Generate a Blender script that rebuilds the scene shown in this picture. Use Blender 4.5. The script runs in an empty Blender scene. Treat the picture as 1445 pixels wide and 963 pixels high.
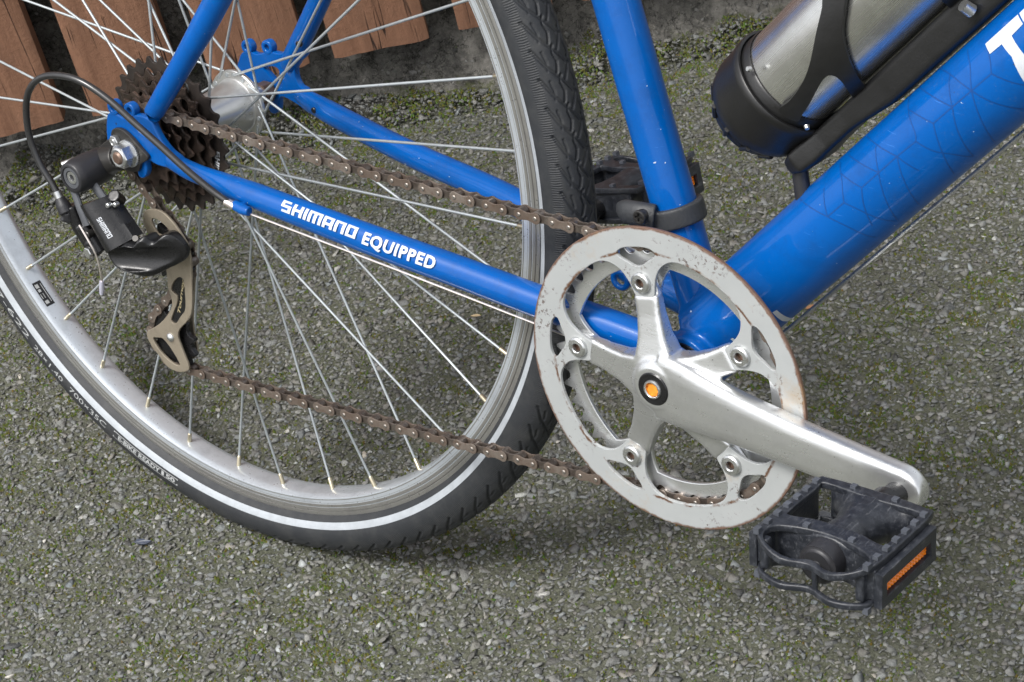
import bpy, bmesh, math, random
import numpy as np
from mathutils import Vector, Matrix
from mathutils.geometry import tessellate_polygon

random.seed(4)
RNG = np.random.default_rng(11)
scene = bpy.context.scene
COL = scene.collection

# ------------------------------------------------------------------ camera
cam_data = bpy.data.cameras.new('camera')
cam_data.sensor_width = 36.0
cam_data.lens = 77.113
cam_data.clip_start = 0.02
cam_data.clip_end = 500.0
cam = bpy.data.objects.new('camera', cam_data)
COL.objects.link(cam)
cam.matrix_world = Matrix([[0.781281, -0.233479, 0.578867, 1.136276], [0.58963, 0.580335, -0.561736, -0.785799], [-0.204783, 0.780191, 0.591071, 1.110669], [0.0, 0.0, 0.0, 1.0]])
cam_data.dof.use_dof = True
cam_data.dof.focus_distance = 1.42
cam_data.dof.aperture_fstop = 60.0
scene.camera = cam

# ------------------------------------------------------------------ sky, sun, exposure (overcast)
SUN_EL, SUN_AZ = 60.0, -96.0     # azimuth measured from +X towards +Y
world = bpy.data.worlds.new('World')
scene.world = world
world.use_nodes = True
wn = world.node_tree.nodes; wl = world.node_tree.links
wn.clear()
w_out = wn.new('ShaderNodeOutputWorld'); w_bg = wn.new('ShaderNodeBackground')
w_sky = wn.new('ShaderNodeTexSky'); w_sky.sky_type = 'NISHITA'; w_sky.sun_disc = False
w_sky.sun_elevation = math.radians(SUN_EL)
w_sky.sun_rotation = math.radians(90.0 - SUN_AZ)
w_sky.dust_density = 4.0; w_sky.air_density = 1.0; w_sky.ozone_density = 1.0
w_hsv = wn.new('ShaderNodeHueSaturation'); w_hsv.inputs['Saturation'].default_value = 0.22
wl.new(w_sky.outputs[0], w_hsv.inputs['Color']); wl.new(w_hsv.outputs[0], w_bg.inputs['Color'])
w_bg.inputs['Strength'].default_value = 0.13
wl.new(w_bg.outputs[0], w_out.inputs['Surface'])
sun_data = bpy.data.lights.new('sun', 'SUN'); sun_data.energy = 1.5
sun_data.angle = math.radians(18.0); sun_data.color = (1.0, 0.975, 0.94)
sun = bpy.data.objects.new('sun', sun_data); COL.objects.link(sun)
sd = Vector((math.cos(math.radians(SUN_EL)) * math.cos(math.radians(SUN_AZ)), math.cos(math.radians(SUN_EL)) * math.sin(math.radians(SUN_AZ)), math.sin(math.radians(SUN_EL))))
sun.rotation_euler = (-sd).to_track_quat('-Z', 'Y').to_euler()
sun.location = (0, 0, 5)
vs = scene.view_settings
vs.view_transform = 'Standard'; vs.look = 'None'; vs.gamma = 1.0; vs.use_curve_mapping = False
vs.exposure = 0.95

# ------------------------------------------------------------------ materials
MATS = {}
class N:
    """tiny node helper"""
    def __init__(s, name):
        s.m = bpy.data.materials.new(name); s.m.use_nodes = True
        s.t = s.m.node_tree; s.b = s.t.nodes['Principled BSDF']
        s.co = s.t.nodes.new('ShaderNodeTexCoord').outputs['Object']
        MATS[name] = s.m
    def new(s, t, **k):
        n = s.t.nodes.new(t)
        for a, v in k.items():
            if a in n.inputs.keys(): s.put(n.inputs[a], v)
            else: setattr(n, a, v)
        return n
    def put(s, sock, v):
        if hasattr(v, 'is_output'): s.t.links.new(v, sock)
        elif hasattr(v, '__len__') and len(v) == 3 and sock.type == 'RGBA': sock.default_value = (*v, 1)
        else: sock.default_value = v
    def set(s, **k):
        for a, v in k.items(): s.put(s.b.inputs[a.replace('_', ' ')], v)
        return s
    def noise(s, scale, detail=4, rough=.6, vec=None, out='Fac'):
        n = s.new('ShaderNodeTexNoise', Scale=scale, Detail=detail, Roughness=rough); s.put(n.inputs['Vector'], vec or s.co)
        return n.outputs[out]
    def ramp(s, f, a, b, c0=(0, 0, 0), c1=(1, 1, 1)):
        n = s.t.nodes.new('ShaderNodeValToRGB'); s.put(n.inputs[0], f)
        e = n.color_ramp.elements; e[0].position = a; e[1].position = b
        e[0].color = (*c0, 1); e[1].color = (*c1, 1); return n.outputs[0]
    def mix(s, f, a, b, blend='MIX'):
        n = s.t.nodes.new('ShaderNodeMix'); n.data_type = 'RGBA'; n.blend_type = blend
        s.put(n.inputs[0], f); s.put(n.inputs[6], a); s.put(n.inputs[7], b); return n.outputs[2]
    def math(s, op, a, b=0.0, c=None, clamp=False):
        n = s.t.nodes.new('ShaderNodeMath'); n.operation = op; n.use_clamp = clamp
        s.put(n.inputs[0], a); s.put(n.inputs[1], b)
        if c is not None: s.put(n.inputs[2], c)
        return n.outputs[0]
    def scale_co(s, sc, rot=(0, 0, 0)):
        n = s.new('ShaderNodeMapping'); s.put(n.inputs['Vector'], s.co); n.inputs['Scale'].default_value = sc; n.inputs['Rotation'].default_value = rot
        return n.outputs[0]
    def bump(s, h, dist, strength=1.0):
        n = s.new('ShaderNodeBump', Height=h, Distance=dist, Strength=strength); s.put(s.b.inputs['Normal'], n.outputs[0]); return s
    def attr(s, name):
        n = s.t.nodes.new('ShaderNodeAttribute'); n.attribute_name = name; return n.outputs['Color']

def simple(name, col, rough=.5, metal=0., var=.25, vscale=60, bump=None, coat=0.):
    n = N(name)
    f = n.noise(vscale, 6)
    c = n.mix(f, tuple(x * (1 - var) for x in col), tuple(min(1, x * (1 + var)) for x in col))
    n.set(Base_Color=c, Metallic=metal, Coat_Weight=coat)
    r = n.math('MULTIPLY_ADD', n.noise(vscale * 2.7, 4), .3, rough - .15, clamp=True); n.set(Roughness=r)
    if bump: n.bump(n.noise(bump[0], 4), bump[1])
    return n.m

def blue_paint():
    n = N('blue_paint')
    base = n.mix(n.noise(9, 3), (.0001, .065, .275), (.0002, .090, .36))
    grime = n.ramp(n.noise(38, 10, .78), .50, .74)
    c = n.mix(n.math('MULTIPLY', grime, .45), base, (.004, .036, .14))
    dust = n.math('MULTIPLY', n.ramp(n.noise(420, 3, .6), .60, .70), n.ramp(n.noise(14, 4, .6), .45, .65))
    c = n.mix(n.math('MULTIPLY', dust, .28), c, (.07, .13, .26))
    chips = n.ramp(n.noise(330, 2, .5), .765, .78)
    big = n.ramp(n.noise(125, 3, .5), .755, .765)
    c = n.mix(n.math('MAXIMUM', chips, big), c, (.42, .47, .52))
    dk = n.ramp(n.noise(95, 5, .65), .715, .73)
    c = n.mix(dk, c, (.02, .025, .035))
    scr = n.ramp(n.noise(1.0, 3, .6, n.scale_co((70, 70, 900), (0, .9, 0))), .69, .73)
    c = n.mix(n.math('MULTIPLY', scr, .35), c, (.06, .22, .62))
    n.set(Base_Color=c, Roughness=n.math('MULTIPLY_ADD', grime, .25, .30), Specular_IOR_Level=.10, Coat_Weight=.48, Coat_Roughness=n.math('MULTIPLY_ADD', grime, .22, .05))
    n.bump(n.math('SUBTRACT', n.noise(260, 3), n.math('MULTIPLY', n.math('MAXIMUM', big, dk), 2.)), .00012, .4)
    return n.m

def guard_paint():
    n = N('chipped_silver_paint')
    base = n.mix(n.noise(40, 5), (.30, .316, .318), (.385, .397, .395))
    spots = n.ramp(n.noise(380, 5, .7), .55, .585)
    patch = n.ramp(n.noise(30, 5, .65), .54, .62)
    sm = n.math('MULTIPLY', spots, patch)
    spots2 = n.ramp(n.noise(170, 6, .75), .62, .64)
    sm = n.math('MAXIMUM', sm, n.math('MULTIPLY', spots2, n.ramp(n.noise(23, 3), .50, .6)))
    c = n.mix(n.math('MULTIPLY', sm, .8), base, n.mix(n.noise(90, 2), (.03, .03, .032), (.12, .055, .025)))
    ln = n.new('ShaderNodeVectorMath', operation='LENGTH')
    sep = n.new('ShaderNodeSeparateXYZ'); n.put(sep.inputs[0], n.co)
    com = n.new('ShaderNodeCombineXYZ'); n.put(com.inputs[0], sep.outputs[0]); n.put(com.inputs[2], sep.outputs[2])
    n.put(ln.inputs[0], com.outputs[0])
    r = n.math('ADD', ln.outputs['Value'], n.math('MULTIPLY_ADD', n.noise(120, 5, .7), .0045, -.0022))
    edge = n.math('MAXIMUM', n.ramp(n.math('MULTIPLY_ADD', r, 100., -9.2), .68, .80), n.ramp(n.noise(22, 7, .8), .655, .68))
    c = n.mix(n.math('MULTIPLY', edge, .9), c, n.mix(n.noise(300, 4), (.06, .024, .013), (.17, .08, .04)))
    win = n.math('MULTIPLY', n.ramp(n.math('MULTIPLY_ADD', r, 100., -8.0), .36, .42), n.ramp(n.math('MULTIPLY_ADD', r, 100., -8.0), .50, .60, (1, 1, 1), (0, 0, 0)))
    c = n.mix(n.math('MULTIPLY', win, n.ramp(n.noise(48, 5, .7), .45, .55)), c, n.mix(n.noise(300, 4), (.05, .024, .014), (.17, .09, .05)))
    stain = n.ramp(n.noise(17, 7, .8), .56, .72)
    c = n.mix(n.math('MULTIPLY', stain, .5), c, (.36, .24, .11))
    n.set(Base_Color=c, Roughness=n.math('MULTIPLY_ADD', sm, .3, .42), Metallic=.15)
    n.bump(n.math('MULTIPLY', n.math('MAXIMUM', sm, edge), -1), .00025, .6)
    return n.m

def alu(name, col, rough, dirt=.35, dscale=30, aniso=None, metal=.92, bmp=.00008):
    n = N(name)
    d = n.ramp(n.noise(dscale, 8, .72), .48, .8)
    c = n.mix(n.math('MULTIPLY', d, dirt), col, tuple(x * .38 for x in col))
    spk = n.math('MAXIMUM', n.ramp(n.noise(520, 2, .5), .73, .75), n.math('MULTIPLY', n.ramp(n.noise(1., 5, .7, n.scale_co((140, 140, 700), (0, .6, 0))), .70, .73), .6))
    c = n.mix(n.math('MULTIPLY', spk, .8), c, (.05, .045, .04))
    s = n.noise(1, 3, .6, n.scale_co(aniso or (90, 500, 900)))
    n.set(Base_Color=c, Metallic=metal, Roughness=n.math('ADD', n.math('MULTIPLY_ADD', s, .16, rough - .08), n.math('MULTIPLY', d, .12)))
    n.bump(s, bmp, .5)
    return n.m

def rusty(name, a, b, c3, rough=.55, metal=.6, scale=140):
    n = N(name)
    oi = n.t.nodes.new('ShaderNodeObjectInfo').outputs['Random']
    v = n.new('ShaderNodeVectorMath', operation='ADD'); n.put(v.inputs[0], n.co)
    cm = n.new('ShaderNodeCombineXYZ'); n.put(cm.inputs[0], n.math('MULTIPLY', oi, 7.)); n.put(v.inputs[1], cm.outputs[0])
    f = n.noise(scale, 6, .7, v.outputs[0])
    c = n.mix(n.ramp(f, .38, .62), a, b)
    c = n.mix(n.math('MULTIPLY', n.ramp(n.noise(scale * 2.6, 4, .6, v.outputs[0]), .55, .7), .7), c, c3)
    c = n.mix(n.math('MULTIPLY', oi, .65), c, n.mix(f, tuple(x * .45 for x in b), c3))
    n.set(Base_Color=c, Metallic=metal, Roughness=rough)
    n.bump(f, .0003, .5)
    return n.m

def rubber():
    n = N('tyre_rubber')
    sep = n.new('ShaderNodeSeparateXYZ'); n.put(sep.inputs[0], n.co)
    d = n.ramp(n.noise(55, 8, .75), .45, .75)
    c = n.mix(n.math('MULTIPLY', d, .55), (.018, .020, .023), (.058, .058, .056))
    ang = n.math('ARCTAN2', sep.outputs[2], sep.outputs[0])
    wob = n.math('MULTIPLY', n.noise(160, 1), 5.5)
    rib = n.math('SINE', n.math('ADD', n.math('MULTIPLY', ang, 1330.), wob))
    com = n.new('ShaderNodeCombineXYZ'); n.put(com.inputs[0], sep.outputs[0]); n.put(com.inputs[1], sep.outputs[2])
    ln = n.new('ShaderNodeVectorMath', operation='LENGTH'); n.put(ln.inputs[0], com.outputs[0])
    zone = n.math('MULTIPLY', n.ramp(n.math('MULTIPLY_ADD', ln.outputs['Value'], 100., -33.), .35, .45), n.ramp(n.math('MULTIPLY_ADD', ln.outputs['Value'], 100., -34.), .02, .12, (1, 1, 1), (0, 0, 0)))
    h = n.math('ADD', n.math('MULTIPLY', rib, n.math('MULTIPLY', zone, .2)), n.math('MULTIPLY', n.noise(500, 4), .3))
    n.set(Base_Color=c, Roughness=.62, Specular_IOR_Level=.45)
    n.bump(h, .0007, .8)
    return n.m

def wood():
    n = N('brown_stained_wood')
    oi = n.t.nodes.new('ShaderNodeObjectInfo').outputs['Random']
    v = n.new('ShaderNodeVectorMath', operation='ADD'); n.put(v.inputs[0], n.co)
    cm = n.new('ShaderNodeCombineXYZ'); n.put(cm.inputs[0], n.math('MULTIPLY', oi, 31.)); n.put(cm.inputs[2], n.math('MULTIPLY', oi, 17.)); n.put(v.inputs[1], cm.outputs[0])
    mp = n.new('ShaderNodeMapping'); n.put(mp.inputs['Vector'], v.outputs[0]); mp.inputs['Scale'].default_value = (60, 60, 5)
    g = n.noise(1.0, 8, .68, mp.outputs[0])
    mp2 = n.new('ShaderNodeMapping'); n.put(mp2.inputs['Vector'], v.outputs[0]); mp2.inputs['Scale'].default_value = (42, 42, 2.2)
    g2 = n.noise(1.0, 3, .5, mp2.outputs[0])
    crack = n.ramp(n.math('ABSOLUTE', n.math('SUBTRACT', g2, .5)), .0, .012, (1, 1, 1), (0, 0, 0))
    crack = n.math('MULTIPLY', crack, n.ramp(n.noise(9, 3, .6, v.outputs[0]), .44, .52))
    pr = n.ramp(n.noise(170, 6, .75, v.outputs[0]), .42, .62)
    c = n.mix(n.ramp(g, .3, .72), (.125, .060, .035), (.265, .138, .084))
    c = n.mix(n.math('MULTIPLY', n.ramp(n.noise(22, 6, .7, v.outputs[0]), .5, .8), .4), c, (.075, .052, .04))
    c = n.mix(crack, c, (.02, .012, .01))
    n.set(Base_Color=c, Roughness=.72, Specular_IOR_Level=.3)
    n.bump(n.math('SUBTRACT', n.math('ADD', n.math('MULTIPLY', g, .8), n.math('MULTIPLY', pr, .15)), n.math('MULTIPLY', crack, 1.2)), .0018, .9)
    return n.m

def concrete():
    n = N('dirty_concrete')
    a = n.noise(34, 14, .82); b = n.noise(170, 8, .75)
    c = n.mix(n.ramp(a, .36, .62), (.030, .029, .026), (.23, .22, .20))
    c = n.mix(n.math('MULTIPLY', n.ramp(b, .56, .63), .75), c, (.26, .245, .215))
    vr = n.new('ShaderNodeTexVoronoi', Scale=24., feature='DISTANCE_TO_EDGE'); n.put(vr.inputs['Vector'], n.mix(.12, n.co, n.noise(40, 4, .6, None, 'Color')))
    c = n.mix(n.ramp(vr.outputs['Distance'], .0, .035, (.8, .8, .8), (0, 0, 0)), c, (.008, .008, .007))
    sep = n.new('ShaderNodeSeparateXYZ'); n.put(sep.inputs[0], n.co)
    low = n.ramp(n.math('ADD', n.math('MULTIPLY', sep.outputs[2], -9.), n.noise(60, 8, .8)), .34, .50)
    c = n.mix(n.math('MULTIPLY', low, .75), c, n.mix(n.noise(200, 3), (.03, .038, .008), (.075, .085, .022)))
    n.set(Base_Color=c, Roughness=.92, Specular_IOR_Level=.2)
    n.bump(n.math('ADD', a, n.math('MULTIPLY', b, .5)), .008, .8)
    return n.m

def matrix_mat():
    n = N('asphalt_binder')
    a = n.noise(14, 6, .7); b = n.noise(420, 6, .75)
    c = n.mix(n.ramp(b, .35, .7), (.042, .044, .032), (.160, .162, .128))
    c = n.mix(n.math('MULTIPLY', n.ramp(a, .42, .62), .4), c, n.mix(b, (.030, .038, .016), (.135, .145, .082)))
    vor = n.new('ShaderNodeTexVoronoi', Scale=130.); n.put(vor.inputs['Vector'], n.co)
    n.set(Base_Color=c, Roughness=.9, Specular_IOR_Level=.25)
    n.bump(n.math('ADD', n.math('MULTIPLY', vor.outputs['Distance'], -1.), n.math('MULTIPLY', b, .8)), .003, .9)
    return n.m

def stone_mat():
    n = N('asphalt_stone')
    t = n.attr('tone')
    f = n.noise(520, 5, .7)
    c = n.mix(n.math('MULTIPLY', n.ramp(f, .35, .7), .55), t, n.mix(.5, t, (.24, .235, .215)))
    c = n.mix(n.math('MULTIPLY', n.ramp(n.noise(17, 5, .7), .46, .66), .36), c, n.mix(f, (.08, .083, .062), (.19, .193, .155)))
    n.set(Base_Color=c, Roughness=n.math('MULTIPLY_ADD', f, .5, .30), Specular_IOR_Level=.5)
    n.bump(f, .0018, .9)
    return n.m

def moss_mat():
    n = N('moss_green')
    c = n.mix(n.noise(60, 4), n.attr('tone'), (.05, .058, .012))
    n.set(Base_Color=c, Roughness=.9, Specular_IOR_Level=.15)
    return n.m

def steel_bottle():
    n = N('brushed_steel')
    s = n.noise(1, 4, .6, n.scale_co((1500, 1500, 25)))
    c = n.mix(n.ramp(n.noise(28, 5, .7), .4, .7), (.76, .76, .755), (.60, .595, .58))
    n.set(Base_Color=c, Metallic=.95, Roughness=n.math('MULTIPLY_ADD', s, .14, .19), Anisotropic=.5)
    n.bump(s, .00002, .3)
    return n.m

blue_paint(); guard_paint(); rubber(); wood(); concrete(); matrix_mat(); stone_mat(); moss_mat(); steel_bottle()
alu('crank_alloy', (.72, .73, .735), .29, .45, 22, None, .88)
alu('rim_alloy', (.56, .60, .645), .30, .5, 45, (300, 300, 300), .60)
alu('rim_brake_track', (.33, .325, .31), .30, .5, 60, (300, 300, 300), .7)
alu('hub_alloy', (.60, .60, .59), .30, .22, 25, (60, 60, 60), .85, 0.)
alu('spoke_steel', (.40, .43, .445), .45, .45, 40, None, .6)
alu('nipple_brass', (.55, .49, .36), .34, .4, 90)
alu('zinc_steel', (.62, .63, .63), .28, .55, 130)
alu('pin_steel', (.34, .31, .28), .42, .5, 300)
alu('bronze_steel', (.33, .285, .22), .48, .6, 75, None, .6)
rusty('chain_plate', (.16, .122, .098), (.24, .208, .18), (.12, .068, .042), .42, .55)
rusty('chain_inner', (.13, .105, .09), (.25, .22, .195), (.05, .03, .022), .32, .75)
rusty('sprocket_steel', (.055, .048, .044), (.17, .12, .098), (.03, .027, .025), .27, .75, 90)
rusty('sprocket_dark', (.018, .017, .017), (.05, .045, .042), (.06, .04, .03), .45, .5, 90)
rusty('axle_rust', (.16, .10, .07), (.28, .21, .17), (.10, .05, .03), .5, .6, 200)
simple('orange_rust', (.62, .23, .02), .55, 0., .6, 260)
simple('black_plastic', (.019, .019, .022), .42, 0., .35, 70, (500, .00015))
def worn_black():
    n = N('pedal_plastic')
    w_ = n.ramp(n.noise(190, 10, .8), .48, .80)
    c = n.mix(w_, (.013, .015, .020), (.062, .067, .080))
    sc = n.ramp(n.noise(1., 4, .6, n.scale_co((900, 90, 300))), .60, .66)
    c = n.mix(n.math('MULTIPLY', sc, .35), c, (.13, .135, .145))
    n.set(Base_Color=c, Roughness=n.math('MULTIPLY_ADD', w_, .3, .36), Specular_IOR_Level=.5); n.bump(n.noise(380, 5, .7), .0004, .6)
worn_black()
simple('worn_plastic', (.06, .066, .08), .5, 0., .5, 50, (420, .0003))
simple('satin_black', (.010, .010, .011), .30, .1, .4, 90, (420, .00012))
simple('cage_plastic', (.009, .009, .0092), .40, 0., .3, 50, (700, .00012))
simple('band_plastic', (.026, .028, .031), .55, 0., .3, 60, (500, .0003))
simple('dark_plate', (.048, .046, .044), .38, .6, .4, 80)
simple('grey_paint', (.085, .09, .10), .42, .2, .3, 80)
simple('cable_black', (.020, .020, .021), .32, 0., .3, 120, None, .3)
simple('wire_steel', (.72, .66, .62), .32, .85, .2, 200)
simple('white_decal', (.52, .545, .58), .45, 0., .12, 300)
simple('silver_decal', (.48, .53, .58), .35, .15, .2, 300)
simple('grey_print', (.33, .34, .34), .6, 0., .3, 400)
simple('stripe_reflective', (.34, .365, .39), .5, .1, .3, 90, (1500, .0002))
simple('line_decal', (.001, .046, .20), .4, 0., .1, 100)
simple('orange_reflector', (.85, .215, .004), .25, 0., .25, 400, None, .6)
simple('gold_print', (.5, .42, .25), .5, .3, .2, 200)
simple('seed_husk', (.42, .32, .19), .7, 0., .3, 300)
simple('red_petal', (.55, .05, .05), .6, 0., .3, 300)
simple('dry_leaf', (.26, .13, .06), .7, 0., .4, 300)
simple('blue_slate', (.05, .06, .085), .4, 0., .4, 200)
simple('lilac_cap', (.55, .55, .66), .35, .4, .2, 300)

# ------------------------------------------------------------------ helpers (bike coordinates are mm, hub centre = origin, x forward, y left, z up)
CONTACT = np.array((0.0, 4.05, -346.54))
LEAN = math.radians(13.0)

def finish(name, me, mat, parent, origin=None, smooth=38):
    me.materials.append(MATS[mat])
    o = bpy.data.objects.new(name, me); COL.objects.link(o)
    if parent is not None: o.parent = parent
    if origin is not None:
        po = np.array(parent['o']) if parent is not None and 'o' in parent else CONTACT
        o.location = Vector((np.array(origin) - po) * .001)
    if smooth:
        me.polygons.foreach_set('use_smooth', [True] * len(me.polygons))
        if smooth < 180: me.set_sharp_from_angle(angle=math.radians(smooth))
    return o

def mesh_mm(name, V, F, mat, parent, origin=None, smooth=38):
    """V in bike mm -> mesh object local to origin (default: the parent's origin)"""
    if origin is None: origin = np.array(parent['o']) if 'o' in parent else CONTACT
    me = bpy.data.meshes.new(name)
    me.from_pydata(((np.asarray(V, float) - np.array(origin)) * .001).tolist(), [], [list(f) for f in F])
    me.validate(); me.update()
    return finish(name, me, mat, parent, origin, smooth)

def group(name, parent, origin):
    e = bpy.data.objects.new(name, None); COL.objects.link(e); e.empty_display_size = .02
    po = np.array(parent['o']) if 'o' in parent else CONTACT
    e.parent = parent; e.location = Vector((np.array(origin) - po) * .001); e['o'] = [float(x) for x in origin]
    return e

def join(*parts):
    V, F, k = [], [], 0
    for v, f in parts:
        v = np.asarray(v, float); V.append(v); F += [[i + k for i in q] for q in f]; k += len(v)
    return np.concatenate(V), F

def cr(pts, n=6, closed=True):
    """Catmull-Rom through points"""
    P = np.array(pts, float); m = len(P); out = []
    for i in range(m if closed else m - 1):
        p0, p1, p2, p3 = (P[(i - 1) % m], P[i], P[(i + 1) % m], P[(i + 2) % m]) if closed else (P[max(i - 1, 0)], P[i], P[i + 1], P[min(i + 2, m - 1)])
        for t in np.arange(n) / n:
            out.append(.5 * (2 * p1 + (p2 - p0) * t + (2 * p0 - 5 * p1 + 4 * p2 - p3) * t * t + (3 * p1 - p0 - 3 * p2 + p3) * t ** 3))
    if not closed: out.append(P[-1])
    return np.array(out)

def tube(path, rad, seg=16, cap=True, up=None, ex=1.0):
    """swept tube; rad scalar, list, or list of (a, b) with b along 'up'"""
    P = np.array(path, float); n = len(P)
    R = [rad] * n if np.isscalar(rad) else list(rad)
    T = np.gradient(P, axis=0); T /= np.linalg.norm(T, axis=1)[:, None]
    u = np.array(up if up is not None else ([0, 1, 0] if abs(T[0][1]) < .9 else [1, 0, 0]), float)
    V, F = [], []
    for i in range(n):
        u = u - T[i] * (u @ T[i]); u /= np.linalg.norm(u); b = np.cross(T[i], u)
        ra, rb = (R[i], R[i]) if np.isscalar(R[i]) else R[i]
        for k in range(seg):
            a = 2 * math.pi * k / seg; ca, sa = math.cos(a), math.sin(a)
            V.append(P[i] + ra * math.copysign(abs(ca) ** ex, ca) * b + rb * math.copysign(abs(sa) ** ex, sa) * u)
    for i in range(n - 1):
        for k in range(seg):
            k2 = (k + 1) % seg; F.append([i * seg + k, i * seg + k2, (i + 1) * seg + k2, (i + 1) * seg + k])
    if cap: F.append(list(range(seg - 1, -1, -1))); F.append([(n - 1) * seg + k for k in range(seg)])
    return np.array(V), F

def lathe(prof, c=(0, 0), n=48, closed=False):
    """prof: (r, y) list, spun about the y axis through (cx, cz)"""
    V, F, m = [], [], len(prof)
    for k in range(n):
        a = 2 * math.pi * k / n
        for r, y in prof: V.append((c[0] + r * math.cos(a), y, c[1] + r * math.sin(a)))
    for k in range(n):
        k2 = (k + 1) % n
        for j in range(m if closed else m - 1):
            j2 = (j + 1) % m; F.append([k * m + j, k2 * m + j, k2 * m + j2, k * m + j2])
    return np.array(V), F

def axle(c, y0, y1, r, n=24, bev=.5, hexa=False):
    s = 1 if y1 > y0 else -1
    return lathe([(.01, y0), (r - bev, y0), (r, y0 + s * bev), (r, y1 - s * bev), (r - bev, y1), (.01, y1)], c, 6 if hexa else n)

def plate(outline, holes, y0, y1, bev=.3):
    """flat plate in the bike plane with holes, bevelled edges"""
    cu = bpy.data.curves.new('c', 'CURVE'); cu.dimensions = '2D'; cu.fill_mode = 'BOTH'
    for pts in [outline] + list(holes):
        sp = cu.splines.new('POLY'); sp.points.add(len(pts) - 1)
        for p, q in zip(sp.points, pts): p.co = (q[0], q[1], 0, 1)
        sp.use_cyclic_u = True
    cu.extrude = max(abs(y1 - y0) / 2 - bev, .01); cu.bevel_depth = bev; cu.bevel_resolution = 1 if bev < 1 else 3; cu.offset = -bev
    o = bpy.data.objects.new('c', cu); COL.objects.link(o)
    dg = bpy.context.evaluated_depsgraph_get(); me = bpy.data.meshes.new_from_object(o.evaluated_get(dg))
    V = np.array([v.co[:] for v in me.vertices]); F = [list(p.vertices) for p in me.polygons]
    bpy.data.objects.remove(o); bpy.data.curves.remove(cu); bpy.data.meshes.remove(me)
    return np.stack([V[:, 0], (y0 + y1) / 2 - V[:, 2], V[:, 1]], 1), F

def box(c, ax, ay, az):
    """box from a centre and three half-axis vectors"""
    c, ax, ay, az = (np.array(q, float) for q in (c, ax, ay, az))
    V = [c + sx * ax + sy * ay + sz * az for sx in (-1, 1) for sy in (-1, 1) for sz in (-1, 1)]
    return np.array(V), [[0, 1, 3, 2], [4, 6, 7, 5], [0, 4, 5, 1], [2, 3, 7, 6], [0, 2, 6, 4], [1, 5, 7, 3]]

def melt(VF, voxel, smooth=6, factor=.5):
    """fuse overlapping solids into one cast-looking skin"""
    V, F = VF
    me = bpy.data.meshes.new('m'); me.from_pydata(np.asarray(V).tolist(), [], F)
    bm = bmesh.new(); bm.from_mesh(me); bmesh.ops.recalc_face_normals(bm, faces=bm.faces); bm.to_mesh(me); bm.free()
    o = bpy.data.objects.new('m', me); COL.objects.link(o)
    r = o.modifiers.new('r', 'REMESH'); r.mode = 'VOXEL'; r.voxel_size = voxel
    if smooth: s = o.modifiers.new('s', 'SMOOTH'); s.iterations = smooth; s.factor = factor
    dg = bpy.context.evaluated_depsgraph_get(); m2 = bpy.data.meshes.new_from_object(o.evaluated_get(dg))
    V = np.array([v.co[:] for v in m2.vertices]); F = [list(p.vertices) for p in m2.polygons]
    bpy.data.objects.remove(o); bpy.data.meshes.remove(me); bpy.data.meshes.remove(m2)
    return V, F

def flat_mesh(outline, holes=(), cut=None):
    """triangulated flat polygon in 2D, cut into strips (dx, dy) so that it can be bent"""
    loops = [[Vector((p[0], p[1], 0)) for p in l] for l in [outline] + list(holes)]
    pts = [p for l in loops for p in l]
    return cut2d([(p.x, p.y) for p in pts], [list(t) for t in tessellate_polygon(loops)], cut)

def cut2d(V, F, cut):
    bm = bmesh.new(); vs_ = [bm.verts.new((p[0], p[1], 0)) for p in V]
    for f in F:
        try: bm.faces.new([vs_[i] for i in f])
        except ValueError: pass
    A = np.array([(p[0], p[1]) for p in V]); lo, hi = A.min(0), A.max(0)
    if cut:
        for ax in (0, 1):
            if not cut[ax]: continue
            for q in np.arange(lo[ax] + cut[ax] / 2, hi[ax], cut[ax]):
                no = (1, 0, 0) if ax == 0 else (0, 1, 0); co = (q, 0, 0) if ax == 0 else (0, q, 0)
                bmesh.ops.bisect_plane(bm, geom=bm.verts[:] + bm.edges[:] + bm.faces[:], plane_co=co, plane_no=no)
    bm.verts.index_update()
    V2 = np.array([v.co[:2] for v in bm.verts]); F2 = [[v.index for v in f.verts] for f in bm.faces]
    B2 = [(e.verts[0].index, e.verts[1].index) for e in bm.edges if len(e.link_faces) == 1]
    bm.free(); return V2, F2, B2

def text2d(s, size, bold=.0, cut=None, space=1.0, shear=0.):
    cu = bpy.data.curves.new('t', 'FONT'); cu.body = s; cu.size = size; cu.offset = bold; cu.space_character = space; cu.shear = shear
    cu.resolution_u = 3
    o = bpy.data.objects.new('t', cu); COL.objects.link(o)
    dg = bpy.context.evaluated_depsgraph_get(); me = bpy.data.meshes.new_from_object(o.evaluated_get(dg))
    V = [v.co[:2] for v in me.vertices]; F = [list(p.vertices) for p in me.polygons]
    bpy.data.objects.remove(o); bpy.data.curves.remove(cu); bpy.data.meshes.remove(me)
    return cut2d(V, F, cut)

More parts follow.
